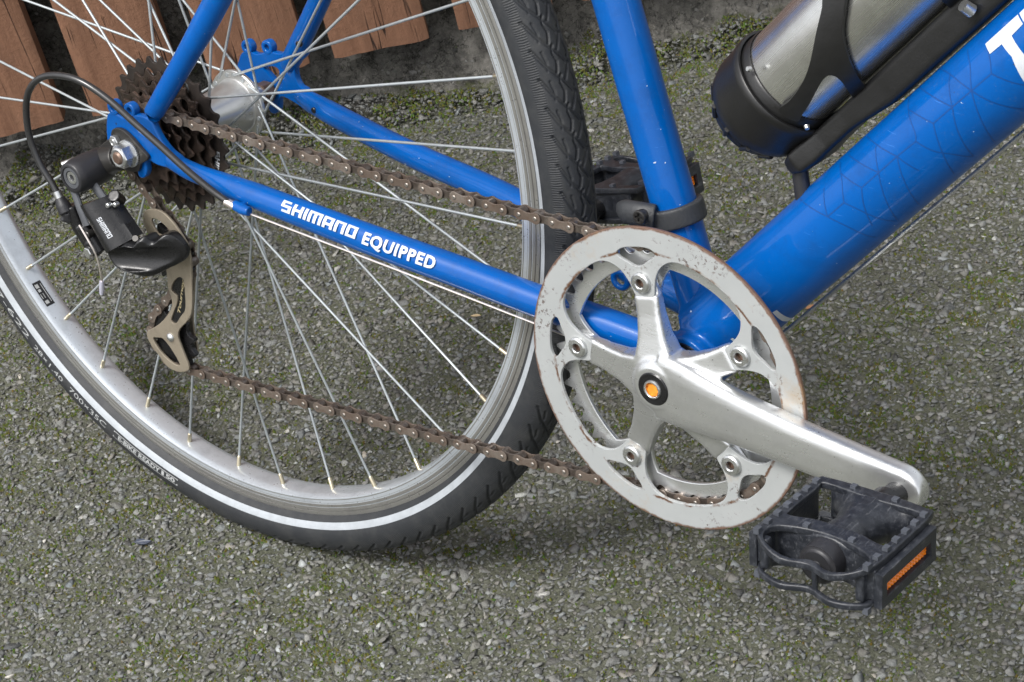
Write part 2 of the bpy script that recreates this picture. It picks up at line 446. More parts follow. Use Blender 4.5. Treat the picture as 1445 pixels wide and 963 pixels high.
STROKES = {'S': (5, [[(4.3, 6.3), (.7, 6.3), (.7, 3.6), (4.3, 3.6), (4.3, .7), (.7, .7)]]), 'H': (5, [[(.7, 0), (.7, 7)], [(4.3, 0), (4.3, 7)], [(.7, 3.5), (4.3, 3.5)]]), 'I': (1.4, [[(.7, 0), (.7, 7)]]),
           'M': (6.6, [[(.7, 0), (.7, 6.3), (5.9, 6.3), (5.9, 0)], [(3.3, 0), (3.3, 6.0)]]), 'A': (5, [[(.7, 0), (.7, 6.3), (4.3, 6.3), (4.3, 0)], [(1.3, 2.6), (3.7, 2.6)]]), 'N': (5, [[(.7, 0), (.7, 6.3), (4.3, 6.3), (4.3, 0)]]), 'O': (5, [[(.7, 3.5), (.7, 6.3), (4.3, 6.3), (4.3, .7), (.7, .7), (.7, 3.5)]])}
def block_text(txt, h, cut, w_=1.45):
    """square block lettering made of mitred strokes"""
    V, F, x = [], [], 0.
    for ch in txt:
        adv, ls = STROKES[ch]
        for l in ls:
            P = np.array(l, float); n = len(P); D = np.diff(P, axis=0); D /= np.linalg.norm(D, axis=1)[:, None]; Nn = np.stack([-D[:, 1], D[:, 0]], 1); b0 = len(V)
            closed = n > 3 and np.allclose(P[0], P[-1])
            for i in range(n):
                if closed and i in (0, n - 1): m = Nn[0] + Nn[-1]
                elif i == 0: m = Nn[0]
                elif i == n - 1: m = Nn[-1]
                else: m = Nn[i - 1] + Nn[i]
                m = m / (m @ (Nn[min(i, n - 2)])) * w_ / 2
                V += [(x + P[i][0] + m[0], P[i][1] + m[1]), (x + P[i][0] - m[0], P[i][1] - m[1])]
            F += [[b0 + 2 * i, b0 + 2 * i + 1, b0 + 2 * i + 3, b0 + 2 * i + 2] for i in range(n - 1)]
        x += adv + .8
    V = [(a * h / 7, b * h / 7) for a, b in V]
    return cut2d(V, F, cut)

def thicken(P, Nrm, F, B, th):
    """a bent sheet (points P, outward normals Nrm) given thickness th"""
    n = len(P); V = np.concatenate([P, P + Nrm * th])
    G = [list(f) for f in F] + [[i + n for i in reversed(f)] for f in F] + [[a, b, b + n, a + n] for a, b in B]
    bm = bmesh.new(); vv = [bm.verts.new(p) for p in V]
    for f in G:
        try: bm.faces.new([vv[i] for i in f])
        except ValueError: pass
    bmesh.ops.recalc_face_normals(bm, faces=bm.faces); bm.verts.index_update()
    G = [[v.index for v in f.verts] for f in bm.faces]; bm.free()
    return V, G

def circ(c, r, n=24, a0=0.):
    return [(c[0] + r * math.cos(a0 + 2 * math.pi * k / n), c[1] + r * math.sin(a0 + 2 * math.pi * k / n)) for k in range(n)]

def gear(T, tip, root, c=(0, 0), ph=0.):
    out = []
    for k in range(T):
        a = 2 * math.pi * k / T + ph; w_ = 2 * math.pi / T
        for f, r in ((-.5, root), (-.36, root + .06 * (tip - root)), (-.25, root + .3 * (tip - root)), (-.155, root + .68 * (tip - root)), (-.06, tip), (.06, tip), (.155, root + .68 * (tip - root)), (.25, root + .3 * (tip - root)), (.36, root + .06 * (tip - root))):
            out.append((c[0] + r * math.cos(a + f * w_), c[1] + r * math.sin(a + f * w_)))
    return out

def tag(o, label, cat, grp=None, kind=None):
    o['label'] = label; o['category'] = cat
    if grp: o['group'] = grp
    if kind: o['kind'] = kind
    return o

# ------------------------------------------------------------------ ground
gme = bpy.data.meshes.new('ground')
gme.from_pydata([(-60, -60, -.0014), (60, -60, -.0014), (60, 60, -.0014), (-60, 60, -.0014)], [], [[0, 1, 2, 3]])
ground = finish('ground', gme, 'asphalt_binder', None, None, 0); ground['kind'] = 'structure'

FO = np.array([-.516, .3055]); FA = math.radians(41.9)          # fence line: origin, direction
FD = np.array([math.cos(FA), math.sin(FA)]); FN = np.array([math.sin(FA), -math.cos(FA)])   # FN points to the camera side
def fence_xy(s, d): return FO + FD * s + FN * d

_nz = RNG.random((64, 64))
def vnoise(x, y, sc, seed=0):
    """smooth value noise, period 64 cells"""
    x = x * sc + seed * 7.31; y = y * sc + seed * 3.77
    xi = np.floor(x).astype(int); yi = np.floor(y).astype(int); fx = x - xi; fy = y - yi
    fx = fx * fx * (3 - 2 * fx); fy = fy * fy * (3 - 2 * fy)
    g = lambda i, j: _nz[i % 64, j % 64]
    return (g(xi, yi) * (1 - fx) + g(xi + 1, yi) * fx) * (1 - fy) + (g(xi, yi + 1) * (1 - fx) + g(xi + 1, yi + 1) * fx) * fy

VIEW = np.array([(-.25, -.50), (.95, .02), (.55, 1.05), (-.12, 1.02), (-.98, .12)])   # the stretch of asphalt built stone by stone
def inside(x, y):
    ok = np.ones(len(x), bool)
    for i in range(len(VIEW)):
        a, b = VIEW[i], VIEW[(i + 1) % len(VIEW)]
        ok &= (b[0] - a[0]) * (y - a[1]) - (b[1] - a[1]) * (x - a[0]) > 0
    d = (x - FO[0]) * FN[0] + (y - FO[1]) * FN[1]
    return ok & (d > -.055)

def jitter_grid(step):
    gx, gy = np.meshgrid(np.arange(-1.0, 1.0, step), np.arange(-.55, 1.1, step * .87))
    gx = gx + (np.arange(gx.shape[0]) % 2)[:, None] * step / 2
    x = gx.ravel() + RNG.normal(0, step * .22, gx.size); y = gy.ravel() + RNG.normal(0, step * .22, gx.size)
    k = inside(x, y); return x[k], y[k]

def hull(n, seed):
    r = np.random.default_rng(seed); P = r.normal(size=(n, 3)); P /= np.linalg.norm(P, axis=1)[:, None]
    P *= (.75 + .35 * r.random((n, 1))); P[:, 2] = np.minimum(P[:, 2], .62)
    bm = bmesh.new(); [bm.verts.new(p) for p in P]
    bmesh.ops.convex_hull(bm, input=bm.verts); bmesh.ops.triangulate(bm, faces=bm.faces)
    bmesh.ops.delete(bm, geom=[v for v in bm.verts if not v.link_faces], context='VERTS')
    bm.verts.index_update()
    V = np.array([v.co[:] for v in bm.verts]); F = np.array([[v.index for v in f.verts] for f in bm.faces]); bm.free()
    c = V.mean(0); nn = np.cross(V[F[:, 1]] - V[F[:, 0]], V[F[:, 2]] - V[F[:, 0]]); fl = ((V[F].mean(1) - c) * nn).sum(1) < 0
    F[fl] = F[fl][:, ::-1]
    return V, F

def big_mesh(name, V, F, tone, mat, kind='stuff'):
    me = bpy.data.meshes.new(name); me.vertices.add(len(V)); me.vertices.foreach_set('co', V.astype(np.float32).ravel())
    me.loops.add(F.size); me.loops.foreach_set('vertex_index', F.astype(np.int32).ravel())
    me.polygons.add(len(F)); me.polygons.foreach_set('loop_start', np.arange(0, F.size, 3, dtype=np.int32))
    me.update(calc_edges=True)
    ca = me.color_attributes.new('tone', 'FLOAT_COLOR', 'POINT')
    ca.data.foreach_set('color', np.concatenate([tone, np.ones((len(tone), 1))], 1).astype(np.float32).ravel())
    o = finish(name, me, mat, None, None, 0); o['kind'] = kind; return o

def scatter(name, x, y, rad, protos, z, flat, tone, mat, lean=.35):
    dw = (x - FO[0]) * FN[0] + (y - FO[1]) * FN[1]; z = z + np.clip(.012 - dw, 0, .06) * (.35 + .4 * vnoise(x, y, 25, 11)) * (mat != 'none')
    Vs, Fs, Ts, k = [], [], [], 0
    which = RNG.integers(0, len(protos), len(x))
    for p, (PV, PF) in enumerate(protos):
        I = np.where(which == p)[0]; n = len(I)
        if not n: continue
        a = RNG.random(n) * 6.283; ca, sa = np.cos(a), np.sin(a)
        sx = rad[I] * (.8 + .45 * RNG.random(n)); sy = rad[I] * (.8 + .45 * RNG.random(n)); sz = rad[I] * flat[I]
        X = PV[None, :, 0] * sx[:, None]; Y = PV[None, :, 1] * sy[:, None]; Z = PV[None, :, 2] * sz[:, None]
        tx = RNG.normal(0, lean, n)[:, None]; ty = RNG.normal(0, lean, n)[:, None]
        Z = Z + X * tx * .5 + Y * ty * .5
        W = np.stack([X * ca[:, None] - Y * sa[:, None] + x[I][:, None], X * sa[:, None] + Y * ca[:, None] + y[I][:, None], Z + z[I][:, None]], -1)
        Vs.append(W.reshape(-1, 3)); Fs.append((PF[None] + (k + np.arange(n) * len(PV))[:, None, None]).reshape(-1, 3))
        Ts.append(np.repeat(tone[I], len(PV), 0)); k += n * len(PV)
    return big_mesh(name, np.concatenate(Vs), np.concatenate(Fs), np.concatenate(Ts), mat)

def stone_tones(n, x, y):
    g = np.clip(RNG.normal(.150, .042, n), .05, .32)
    hi = RNG.random(n) < .022; g[hi] = RNG.uniform(.28, .46, hi.sum())
    lo = RNG.random(n) < .12; g[lo] *= .5
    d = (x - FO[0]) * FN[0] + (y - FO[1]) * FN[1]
    g *= np.clip(.72 + .5 * (d + .05) / .6, .72, 1.08)                # stone tone gets darker towards the wall
    warm = RNG.normal(0, .035, n)
    return np.stack([g * (.985 + warm), g, g * (.945 - warm + .03 * RNG.random(n))], 1)

x, y = jitter_grid(.0053); n = len(x)
r = np.clip(RNG.lognormal(math.log(.0027), .40, n), .0013, .0075)
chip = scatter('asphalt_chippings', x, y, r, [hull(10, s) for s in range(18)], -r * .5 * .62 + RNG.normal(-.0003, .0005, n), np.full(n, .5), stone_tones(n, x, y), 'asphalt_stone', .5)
tag(chip, 'worn grey asphalt of small embedded stones under the bicycle', 'asphalt', None, 'stuff')
x, y = jitter_grid(.0040); n = len(x)
r = np.clip(RNG.lognormal(math.log(.0013), .35, n), .0006, .0028)
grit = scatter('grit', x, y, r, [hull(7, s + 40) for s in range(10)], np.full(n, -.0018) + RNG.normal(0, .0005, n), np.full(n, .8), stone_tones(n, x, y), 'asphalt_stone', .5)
tag(grit, 'fine grey grit filling the gaps between the asphalt stones', 'grit', None, 'stuff')

# moss: many tiny upright tufts, thicker along the wall foot
x, y = jitter_grid(.0030); n = len(x)
d = (x - FO[0]) * FN[0] + (y - FO[1]) * FN[1]
m1 = vnoise(x, y, 11, 1) * .5 + vnoise(x, y, 38, 2) * .5
m2 = vnoise(x, y, 95, 3)
dens = .16 * np.clip((m2 - .30) * 4, 0, 1) + .75 * np.clip((m1 - .51) * 3.0, 0, 1) * np.clip((m2 - .42) * 5, 0, 1) + np.clip(1 - (d + .02) / .075, 0, 1) * np.clip((m2 - .25) * 3, 0, 1) * .9
k = RNG.random(n) < np.clip(dens * .8, 0, .85); x, y, d = x[k], y[k], d[k]
rep = 3
x = np.repeat(x, rep) + RNG.normal(0, .0012, len(x) * rep); y = np.repeat(y, rep) + RNG.normal(0, .0012, len(y) * rep); n = len(x)
tuft = (np.array([(0, 0, 1.0), (1, 0, -.5), (-.5, .87, -.5), (-.5, -.87, -.5)]), np.array([(0, 1, 2), (0, 2, 3), (0, 3, 1)]))
r = RNG.uniform(.0006, .0014, n)
mt = np.stack([RNG.uniform(.035, .12, n), RNG.uniform(.06, .14, n), RNG.uniform(.008, .03, n)], 1)
yel = RNG.random(n) < .3; mt[yel] = mt[yel] * np.array([1.25, 1.05, 1.1])
moss = scatter('moss', x, y, r, [tuft], np.full(n, -.0014) + RNG.uniform(0, .0014, n), RNG.uniform(.8, 1.7, n), mt, 'moss_green', .5)
tag(moss, 'green moss growing between the asphalt stones and along the wall', 'moss', None, 'stuff')

# ------------------------------------------------------------------ rough concrete wall behind the fence
ns, nh = 620, 66
S = np.linspace(-.75, 1.15, ns); Hh = np.linspace(-.03, .50, nh)
SS, HH = np.meshgrid(S, Hh, indexing='ij')
rough = (vnoise(SS, HH, 9, 4) - .5) * .030 + (vnoise(SS, HH, 26, 5) - .5) * .016 + (vnoise(SS, HH, 70, 6) - .5) * .009 + (vnoise(SS, HH, 170, 7) - .5) * .004
foot = np.exp(-np.clip(HH, 0, None) / .022) * .022
ledge = np.where(HH < .055 + .012 * vnoise(SS, HH * 0, 14, 8), .012, 0.)
DD = -.052 + rough + foot + ledge
Vw = np.stack([FO[0] + FD[0] * SS + FN[0] * DD, FO[1] + FD[1] * SS + FN[1] * DD, HH], -1).reshape(-1, 3)
Vb = np.stack([FO[0] + FD[0] * SS + FN[0] * -.20, FO[1] + FD[1] * SS + FN[1] * -.20, HH], -1).reshape(-1, 3)
Fw = [[i * nh + j, (i + 1) * nh + j, (i + 1) * nh + j + 1, i * nh + j + 1] for i in range(ns - 1) for j in range(nh - 1)]
nv = len(Vw); top = nh - 1
Fw += [[i * nh + top, (i + 1) * nh + top, nv + (i + 1) * nh + top, nv + i * nh + top] for i in range(ns - 1)]
Fw += [[nv + i * nh, nv + i * nh + top, nv + (i + 1) * nh + top, nv + (i + 1) * nh] for i in range(ns - 1)]
wme = bpy.data.meshes.new('concrete_wall'); wme.from_pydata(np.concatenate([Vw, Vb]).tolist(), [], Fw); wme.update()
wall = tag(finish('concrete_wall', wme, 'dirty_concrete', None, None, 60), 'low rough mossy concrete wall behind the brown fence planks', 'wall', None, 'thing')

# aggregate showing in the worn wall face
npb = 9000
ps = RNG.uniform(-.72, 1.1, npb); ph = .30 * RNG.random(npb) ** 1.6
pi_, pj_ = np.clip(np.searchsorted(S, ps), 0, ns - 1), np.clip(np.searchsorted(Hh, ph), 0, nh - 1)
pd = DD[pi_, pj_]; pr_ = np.clip(RNG.lognormal(math.log(.0022), .45, npb), .0008, .006)
px_ = FO[0] + FD[0] * ps + FN[0] * (pd - pr_ * .35); py_ = FO[1] + FD[1] * ps + FN[1] * (pd - pr_ * .35)
tn = np.clip(RNG.normal(.085, .05, npb), .018, .3)[:, None] * np.array([1.0, .985, .93])
gr = (RNG.random(npb) < .5 * np.exp(-ph / .03)); tn[gr] = np.array([.05, .062, .018]) * RNG.uniform(.6, 1.5, (gr.sum(), 1))
_keep = FO.copy(); FO = FO - FN * 9                                # no heaping for these
peb = scatter('wall_aggregate', px_, py_, pr_, [hull(11, s_ + 80) for s_ in range(10)], ph, np.full(npb, .85), tn, 'asphalt_stone', .4)
FO = _keep; peb.parent = wall

# ------------------------------------------------------------------ wooden fence: planks one by one
fence = bpy.data.objects.new('wooden_fence', None); COL.objects.link(fence)
fence.location = (*fence_xy(.27, 0), 0); fence.rotation_euler = (0, 0, FA)
tag(fence, 'brown wooden plank fence behind the rear wheel', 'fence')
def plank_mesh(w_, h, t, seed):
    r = np.random.default_rng(seed); nx, nz = 14, 60
    bm = bmesh.new(); rows = []
    z0 = .085
    for j in range(nz):
        z = z0 + (h - z0) * (j / (nz - 1)) ** 1.6; row = []
        for i in range(nx):
            u = i / (nx - 1); zz = z + (r.normal(0, .0006) + .004 * (u - .5) * math.sin(seed) if j == 0 else 0)
            dep = -.0025 * (max(0, abs(u - .5) - .44) / .06) ** 2 + .0009 * (vnoise(np.array([u * 3 + seed]), np.array([z * 1.5]), 2., 9)[0] - .5)
            row.append(bm.verts.new((u * w_, -dep, zz)))
        rows.append(row)
    for j in range(nz - 1):
        for i in range(nx - 1): bm.faces.new((rows[j][i], rows[j][i + 1], rows[j + 1][i + 1], rows[j + 1][i]))
    e = bmesh.ops.extrude_face_region(bm, geom=bm.faces[:])
    for v in [g for g in e['geom'] if isinstance(g, bmesh.types.BMVert)]: v.co.y = t
    bmesh.ops.recalc_face_normals(bm, faces=bm.faces)
    me = bpy.data.meshes.new('plank'); bm.to_mesh(me); bm.free(); return me
for i, s0 in enumerate([-.604, -.479, -.354, -.229, -.104, .0215, .147, .270, .395, .520, .645, .770, .895]):
    wdt = .096 + .002 * math.sin(i * 2.3)
    pl = finish('plank', plank_mesh(wdt, 1.25 + .006 * math.sin(i * 5.), .021, i + 3), 'brown_stained_wood', fence, None, 40)
    pl.location = (s0 - .27, 0, .002 * math.sin(i * 3.1)); pl.rotation_euler = (0, .004 * math.sin(i * 1.7), 0)
for hz in (.62, 1.08):
    V, F = box((.1, .035, hz), (.80, 0, 0), (0, .0135, 0), (0, 0, .035))
    rme = bpy.data.meshes.new('rail'); rme.from_pydata(V.tolist(), [], F); finish('rail', rme, 'brown_stained_wood', fence, None, 0)

# ------------------------------------------------------------------ bicycle
bike = bpy.data.objects.new('bicycle', None); COL.objects.link(bike)
bike.rotation_euler = (-LEAN, 0, 0); bike['o'] = [float(v) for v in CONTACT]
tag(bike, 'blue bicycle with a silver crankset leaning in front of the fence', 'bicycle')

BBX, BBZ = 441.4, -69.5
BBC = np.array([BBX, 0, BBZ])
CAMB = np.array([1122., -1011., 560.])            # where the photographer stood, for turning lettering to the outer side

# ---- frame
frame = group('frame', bike, BBC)
ST0 = np.array([377.3, 0, 146.4]); ST1 = BBC; STD = (ST1 - ST0) / np.linalg.norm(ST1 - ST0)
DT0 = np.array([476.4, 0, -20.9]); DTD = np.array([.69047, 0, .72336]); DTN = np.array([-.72336, 0, .69047])
def line_pts(a, b, n): return [np.array(a) + (np.array(b) - np.array(a)) * t for t in np.linspace(0, 1, n)]
mesh_mm('seat_tube', *tube(line_pts(ST0 - STD * 330, BBC - STD * 8, 12), 14.4, 40), 'blue_paint', frame)
mesh_mm('down_tube', *tube(line_pts(DT0 - DTD * 46, DT0 + DTD * 600, 20), [26.2] * 20, 56), 'blue_paint', frame)
RCS = cr([(34, -69.5, 0), (53, -68, -5.5), (80, -65, -10.3), (108, -62, -14.6), (160, -56.5, -23.2), (221, -50, -32.8), (268, -44, -40.2), (332, -37, -50.0), (385, -30.5, -57.5), (438, -25, -66)], 5, False)
rr = np.interp(RCS[:, 0], [34, 50, 80, 108, 160, 221, 300, 440], [5.0, 6.4, 7.9, 8.9, 10.0, 10.8, 11.0, 11.0])
ry = np.interp(RCS[:, 0], [34, 50, 80, 108, 440], [3.2, 5.2, 7.6, 8.9, 11.0])
mesh_mm('chain_stay', *tube(RCS, list(zip(rr, np.minimum(rr, ry))), 32), 'blue_paint', frame)
LCS = cr([(26, 69.5, 1), (43, 67, -2.5), (95, 60, -10), (157, 52, -17.5), (247, 42, -26.5), (330, 34, -44), (385, 29, -56), (438, 24, -66)], 5, False)
lr = np.interp(LCS[:, 0], [26, 43, 90, 440], [5.5, 8.6, 9.1, 10.5])
mesh_mm('chain_stay', *tube(LCS, list(zip(lr, np.interp(LCS[:, 0], [26, 60, 440], [3.5, 8, 10.5]))), 32), 'blue_paint', frame)
RSS = np.array([(26, -69.6, 33), (29.7, -69, 38.5), (65.4, -65, 82.8), (94.5, -60, 122), (190, -45, 251), (300, -22, 400)])
mesh_mm('seat_stay', *tube(cr(RSS, 6, False), np.interp(np.linspace(0, 1, 31), [0, .1, .3, .55, 1], [5.6, 6.5, 7.6, 8.8, 9.0]), 32), 'blue_paint', frame)
LSS = np.array([(20, 69.6, 22), (31.6, 68.5, 36.8), (66.5, 63, 81.7), (150, 47, 190), (300, 22, 400)])
mesh_mm('seat_stay', *tube(cr(LSS, 6, False), np.interp(np.linspace(0, 1, 25), [0, .2, 1], [6.8, 7.8, 8.2]), 28), 'blue_paint', frame)
# bottom bracket shell fused with the tube roots
stub = lambda a, dr, L, r0, r1: tube(line_pts(a, np.array(a) + np.array(dr) * L, 8), np.linspace(r0, r1, 8), 40)
ccs = (RCS[-12] - RCS[-1]) / np.linalg.norm(RCS[-12] - RCS[-1]); lcs = (LCS[-8] - LCS[-1]) / np.linalg.norm(LCS[-8] - LCS[-1])
shell = join(lathe([(.01, -35), (20.5, -35), (21, -34), (21, 34), (20.5, 35), (.01, 35)], (BBX, BBZ), 56), stub(BBC, -STD, 42, 15.2, 13.2), stub(DT0 - DTD * 52, DTD, 52, 26.6, 24.6), stub(RCS[-1], ccs, 46, 12, 9.8), stub(LCS[-1], lcs, 46, 11.5, 9.3))
mesh_mm('bottom_bracket_shell', *melt(shell, 1.4, 5), 'blue_paint', frame, None, 180)
mesh_mm('bottom_bracket_cup', *lathe([(.01, -38), (10, -38), (10, -36.5), (17.5, -36.5), (17.5, -34)], (BBX, BBZ), 40), 'satin_black', frame)
# dropouts
rd = cr([(-25.8, 10.6), (-23.1, 21.3), (-20.4, 25.0), (-14.7, 27.1), (-9.2, 25.5), (-4.2, 24.8), (3.0, 27.8), (10.6, 29.4), (17.8, 29.5), (24.5, 27.0), (27.3, 21.2), (31.9, 14.2), (39.2, 7.7), (48.2, 3.2), (48.6, -5.8), (34.3, -6.0), (23.6, -5.8), (15.3, -4.0), (11.8, -6.8), (11.9, -11.7), (9.8, -16.4), (5.9, -19.4), (1.9, -19.1), (0.5, -15.0), (-5.0, -13.5), (-19.5, -11.5), (-26.1, -0.8)], 3)
rd_h = [cr([(7.5, 18.3), (12.0, 18.6), (16.7, 19.0), (17.3, 14.8), (13.0, 15.1)], 3)]
cut_ = lambda P, a, b: P[a:b]
rs_ = cr(RSS, 6, False)[:10]; rcs_ = RCS[:12]
mesh_mm('dropout', *melt(join(plate(rd, rd_h, -72.2, -66.6, .8), tube(rs_, np.linspace(7.0, 7.2, len(rs_)), 24), tube(rcs_, [(float(np.interp(q[0], [34, 50, 80], [6.6, 7.2, 7.2])), float(np.interp(q[0], [34, 50, 80], [4.4, 5.9, 6.9]))) for q in rcs_], 24)), .75, 4), 'blue_paint', frame, None, 180)
for q in ([(-14.8, 30.0), (2.6, 31.1)]): mesh_mm('eyelet', *plate(circ(q, 5.6, 28), [circ(q, 2.3, 16)], -72.5, -66.2, 1.0), 'blue_paint', frame)
ld = cr([(-29.9, 18.6), (-25.8, 24.9), (-18.6, 27.8), (-11.3, 26.7), (-6.0, 27.6), (1.8, 30.6), (8.5, 31.1), (15.9, 31.5), (29.0, 37.3), (41.6, 35.0), (33.2, 27.0), (29.0, 21.9), (28.5, 15.2), (31.6, 8.7), (39.2, 4.9), (41.1, -11.5), (27.3, -6.8), (13.3, -3.1), (8.4, -6.3), (6.3, -14.5), (1.9, -18.8), (-3.1, -18.0), (-3.9, -13.6), (0.6, -8.8), (-1.6, -4.1), (-10.8, 3.3), (-21.4, 2.6), (-29.1, 5.8), (-32.5, 12.5)], 3)
ld_h = [cr([(-4.2, 16.2), (0.6, 18.4), (6.6, 19.5), (11.5, 18.1), (11.8, 12.8), (13.2, 5.8), (10.7, 4.0), (6.2, 7.4), (0.3, 12.0)], 3)]
mesh_mm('dropout', *plate(ld, ld_h, 66.8, 72.4, .8), 'blue_paint', frame)
for q in ([(-19.6, 30.4), (2.0, 33.7)]): mesh_mm('eyelet', *plate(circ(q, 5.6, 28), [circ(q, 2.3, 16)], 66.4, 72.8, 1.0), 'blue_paint', frame)
# stop for the gear cable, small ring on the stay, drain holes
mesh_mm('cable_stop', *melt(join(tube([(99.1, -74.0, -18.8), (107.6, -74.0, -20.6), (113.7, -74.0, -20.9)], [3.6, 3.9, 3.2], 20), tube([(107.8, -74.0, -19.5), (101.2, -66.0, -19.8)], 3.0, 16)), .6, 4), 'blue_paint', frame, None, 180)
mesh_mm('cable_guide', *tube([(BBX - 62 + 5.5 * math.cos(a), -12, BBZ + 36 + 5.5 * math.sin(a)) for a in np.linspace(0, 6.283, 20)], 2.0, 12), 'blue_paint', frame)
for q, yy in (([(52.5, -3.6)][0], 58.), ):
    mesh_mm('drain_hole', *axle(q, yy - .8, yy + 3, 2.2), 'satin_black', frame)
mesh_mm('drain_hole', *axle([(44.1, 45.8)][0], 57.6, 61, 2.4), 'satin_black', frame)

def on_tube(A, axis, r, side):
    """maps (along, around mm) to a cylinder: 'around' = 0 faces side"""
    axis = np.array(axis) / np.linalg.norm(axis); s = np.array(side) - axis * (np.array(side) @ axis); s /= np.linalg.norm(s); t = np.cross(axis, s)
    if t[2] < 0: t = -t
    def f(P, dr=0.):
        P = np.asarray(P); a = P[:, 1] / r
        nr = np.cos(a)[:, None] * s + np.sin(a)[:, None] * t
        return np.array(A) + P[:, :1] * axis + nr * (r + dr), nr
    return f
def stay_text(s, x0, width, size, rise, mat, bold, name):
    V2, F2, _ = text2d(s, size, bold, (6, 1.3), 1.14) if s != 'SHIMANO' else block_text(s, size, (6, 1.3))
    V2[:, 0] = (V2[:, 0] - V2[:, 0].min()) / np.ptp(V2[:, 0]) * width
    out = np.zeros((len(V2), 3))
    L = np.concatenate([[0], np.cumsum(np.linalg.norm(np.diff(RCS, axis=0), axis=1))]); L0 = np.interp(x0, RCS[:, 0], L)
    for i, (u, v) in enumerate(V2):
        l = L0 + u; p = np.array([np.interp(l, L, RCS[:, k]) for k in range(3)]); q = np.array([np.interp(l + 1, L, RCS[:, k]) for k in range(3)])
        ax = (q - p) / np.linalg.norm(q - p); sd_ = CAMB - p; sd_ -= ax * (sd_ @ ax); sd_ /= np.linalg.norm(sd_); tt = np.cross(ax, sd_); tt = tt if tt[2] > 0 else -tt
        ra = np.interp(p[0], RCS[:, 0], rr); a = (v + rise) / ra
        out[i] = p + (math.cos(a) * sd_ + math.sin(a) * tt) * (ra + .18)
    mesh_mm(name, out, F2, mat, frame, None, 180)
stay_text('SHIMANO', 136.0, 63, 8.0, -3.4, 'silver_decal', .22, 'lettering')
stay_text('EQUIPPED', 203.5, 57, 11.2, -4.3, 'white_decal', .42, 'lettering')

def dt_map(P, dr=.12, off=0., r=26.2):
    P = np.asarray(P, float); a = np.radians(P[:, 1])
    nr = np.cos(a)[:, None] * DTN + np.sin(a)[:, None] * np.array([0, -1., 0])
    return DT0 + DTN * off + P[:, :1] * DTD + nr * (r + dr), nr
def dt_poly(name, pts, mat, dr=.14):
    k = 26.2 * math.pi / 180
    V2, F2, _ = flat_mesh([(t, a * k) for t, a in pts], (), (0, 2.0)); V2[:, 1] /= k
    return mesh_mm(name, dt_map(V2, dr)[0], F2, mat, frame, None, 180)
dt_poly('lettering', [(242.1, 48.8), (267.8, 48.4), (269.0, 63.5), (259.8, 65.0), (260.0, 92.9), (255.2, 126.8), (245.7, 129.1), (253.4, 83.8), (252.1, 64.7), (242.9, 64.0)], 'white_decal', .3)
dt_poly('lettering', [(269.0, 48.4), (281.6, 48.1), (283.5, 62.1), (270.1, 63.2)], 'white_decal', .3)
dt_poly('sticker', [(12.7, 130.2), (16.1, 131.7), (12.2, 151.5), (5.5, 182.7), (2.2, 182.7), (6.2, 156.8)], 'white_decal')
LINES = [[(242.5, 50.0), (241.4, 68.3), (237.5, 82.9)], [(237.5, 82.9), (221.6, 82.5), (206.0, 82.0), (190.0, 81.8)], [(237.5, 82.9), (242.4, 102.9), (246.4, 117.5)], [(221.6, 82.5), (225.7, 105.7), (229.7, 126.5), (232.3, 143.9)],
 [(221.6, 82.5), (228.0, 57.6), (228.0, 32.6)], [(221.6, 82.5), (215.3, 107.4), (201.5, 158.5)], [(206.0, 82.0), (213.2, 44.5)], [(206.0, 82.0), (198.1, 108.2), (187.4, 151.3)], [(221.6, 82.5), (213.1, 46.4), (198.6, 6.1)],
 [(206.0, 82.0), (195.2, 47.6), (181.6, 5.9)], [(190.0, 81.8), (181.9, 55.4), (177.2, 42.4)], [(190.0, 81.8), (183.5, 106.6), (169.7, 154.1)], [(177.5, 14.3), (177.2, 69.7), (174.1, 84.0)],
 [(174.1, 84.0), (158.2, 82.8), (141.8, 82.7), (126.3, 82.8)], [(174.1, 84.0), (178.3, 106.1), (184.4, 127.4), (187.4, 151.3)], [(158.2, 82.8), (162.3, 113.5)], [(158.2, 82.8), (149.6, 114.0), (138.3, 155.8)],
 [(141.8, 82.7), (134.0, 108.0), (120.8, 152.6)], [(158.2, 82.8), (140.1, 24.6)], [(141.8, 82.7), (147.9, 52.7)], [(141.8, 82.7), (123.6, 29.1)], [(126.3, 82.8), (119.8, 100.2), (111.0, 128.9)],
 [(126.3, 82.8), (115.9, 46.4)], [(110.1, 82.2), (116.0, 56.2), (115.4, 27.6)], [(110.1, 82.2), (94.8, 82.0)], [(110.1, 82.2), (115.9, 106.3), (120.6, 148.9)], [(94.8, 82.0), (100.4, 47.7)], [(94.8, 82.0), (68.8, 5.9)], [(94.8, 82.0), (100.9, 109.5), (102.9, 148.1)]]
k = 26.2 * math.pi / 180
LV, LF = [], []
for ln in LINES:
    q = cr([(t, a * k) for t, a in ln], 8, False); tg = np.gradient(q, axis=0); tg /= np.linalg.norm(tg, axis=1)[:, None]
    nn = np.stack([-tg[:, 1], tg[:, 0]], 1) * .36
    A = q + nn; B_ = q - nn; b0 = len(LV)
    for a_, b_ in zip(A, B_): LV += [(a_[0], a_[1] / k), (b_[0], b_[1] / k)]
    LF += [[b0 + 2 * i, b0 + 2 * i + 1, b0 + 2 * i + 3, b0 + 2 * i + 2] for i in range(len(q) - 1)]
mesh_mm('line_graphic', dt_map(LV, .1)[0], LF, 'line_decal', frame, None, 180)

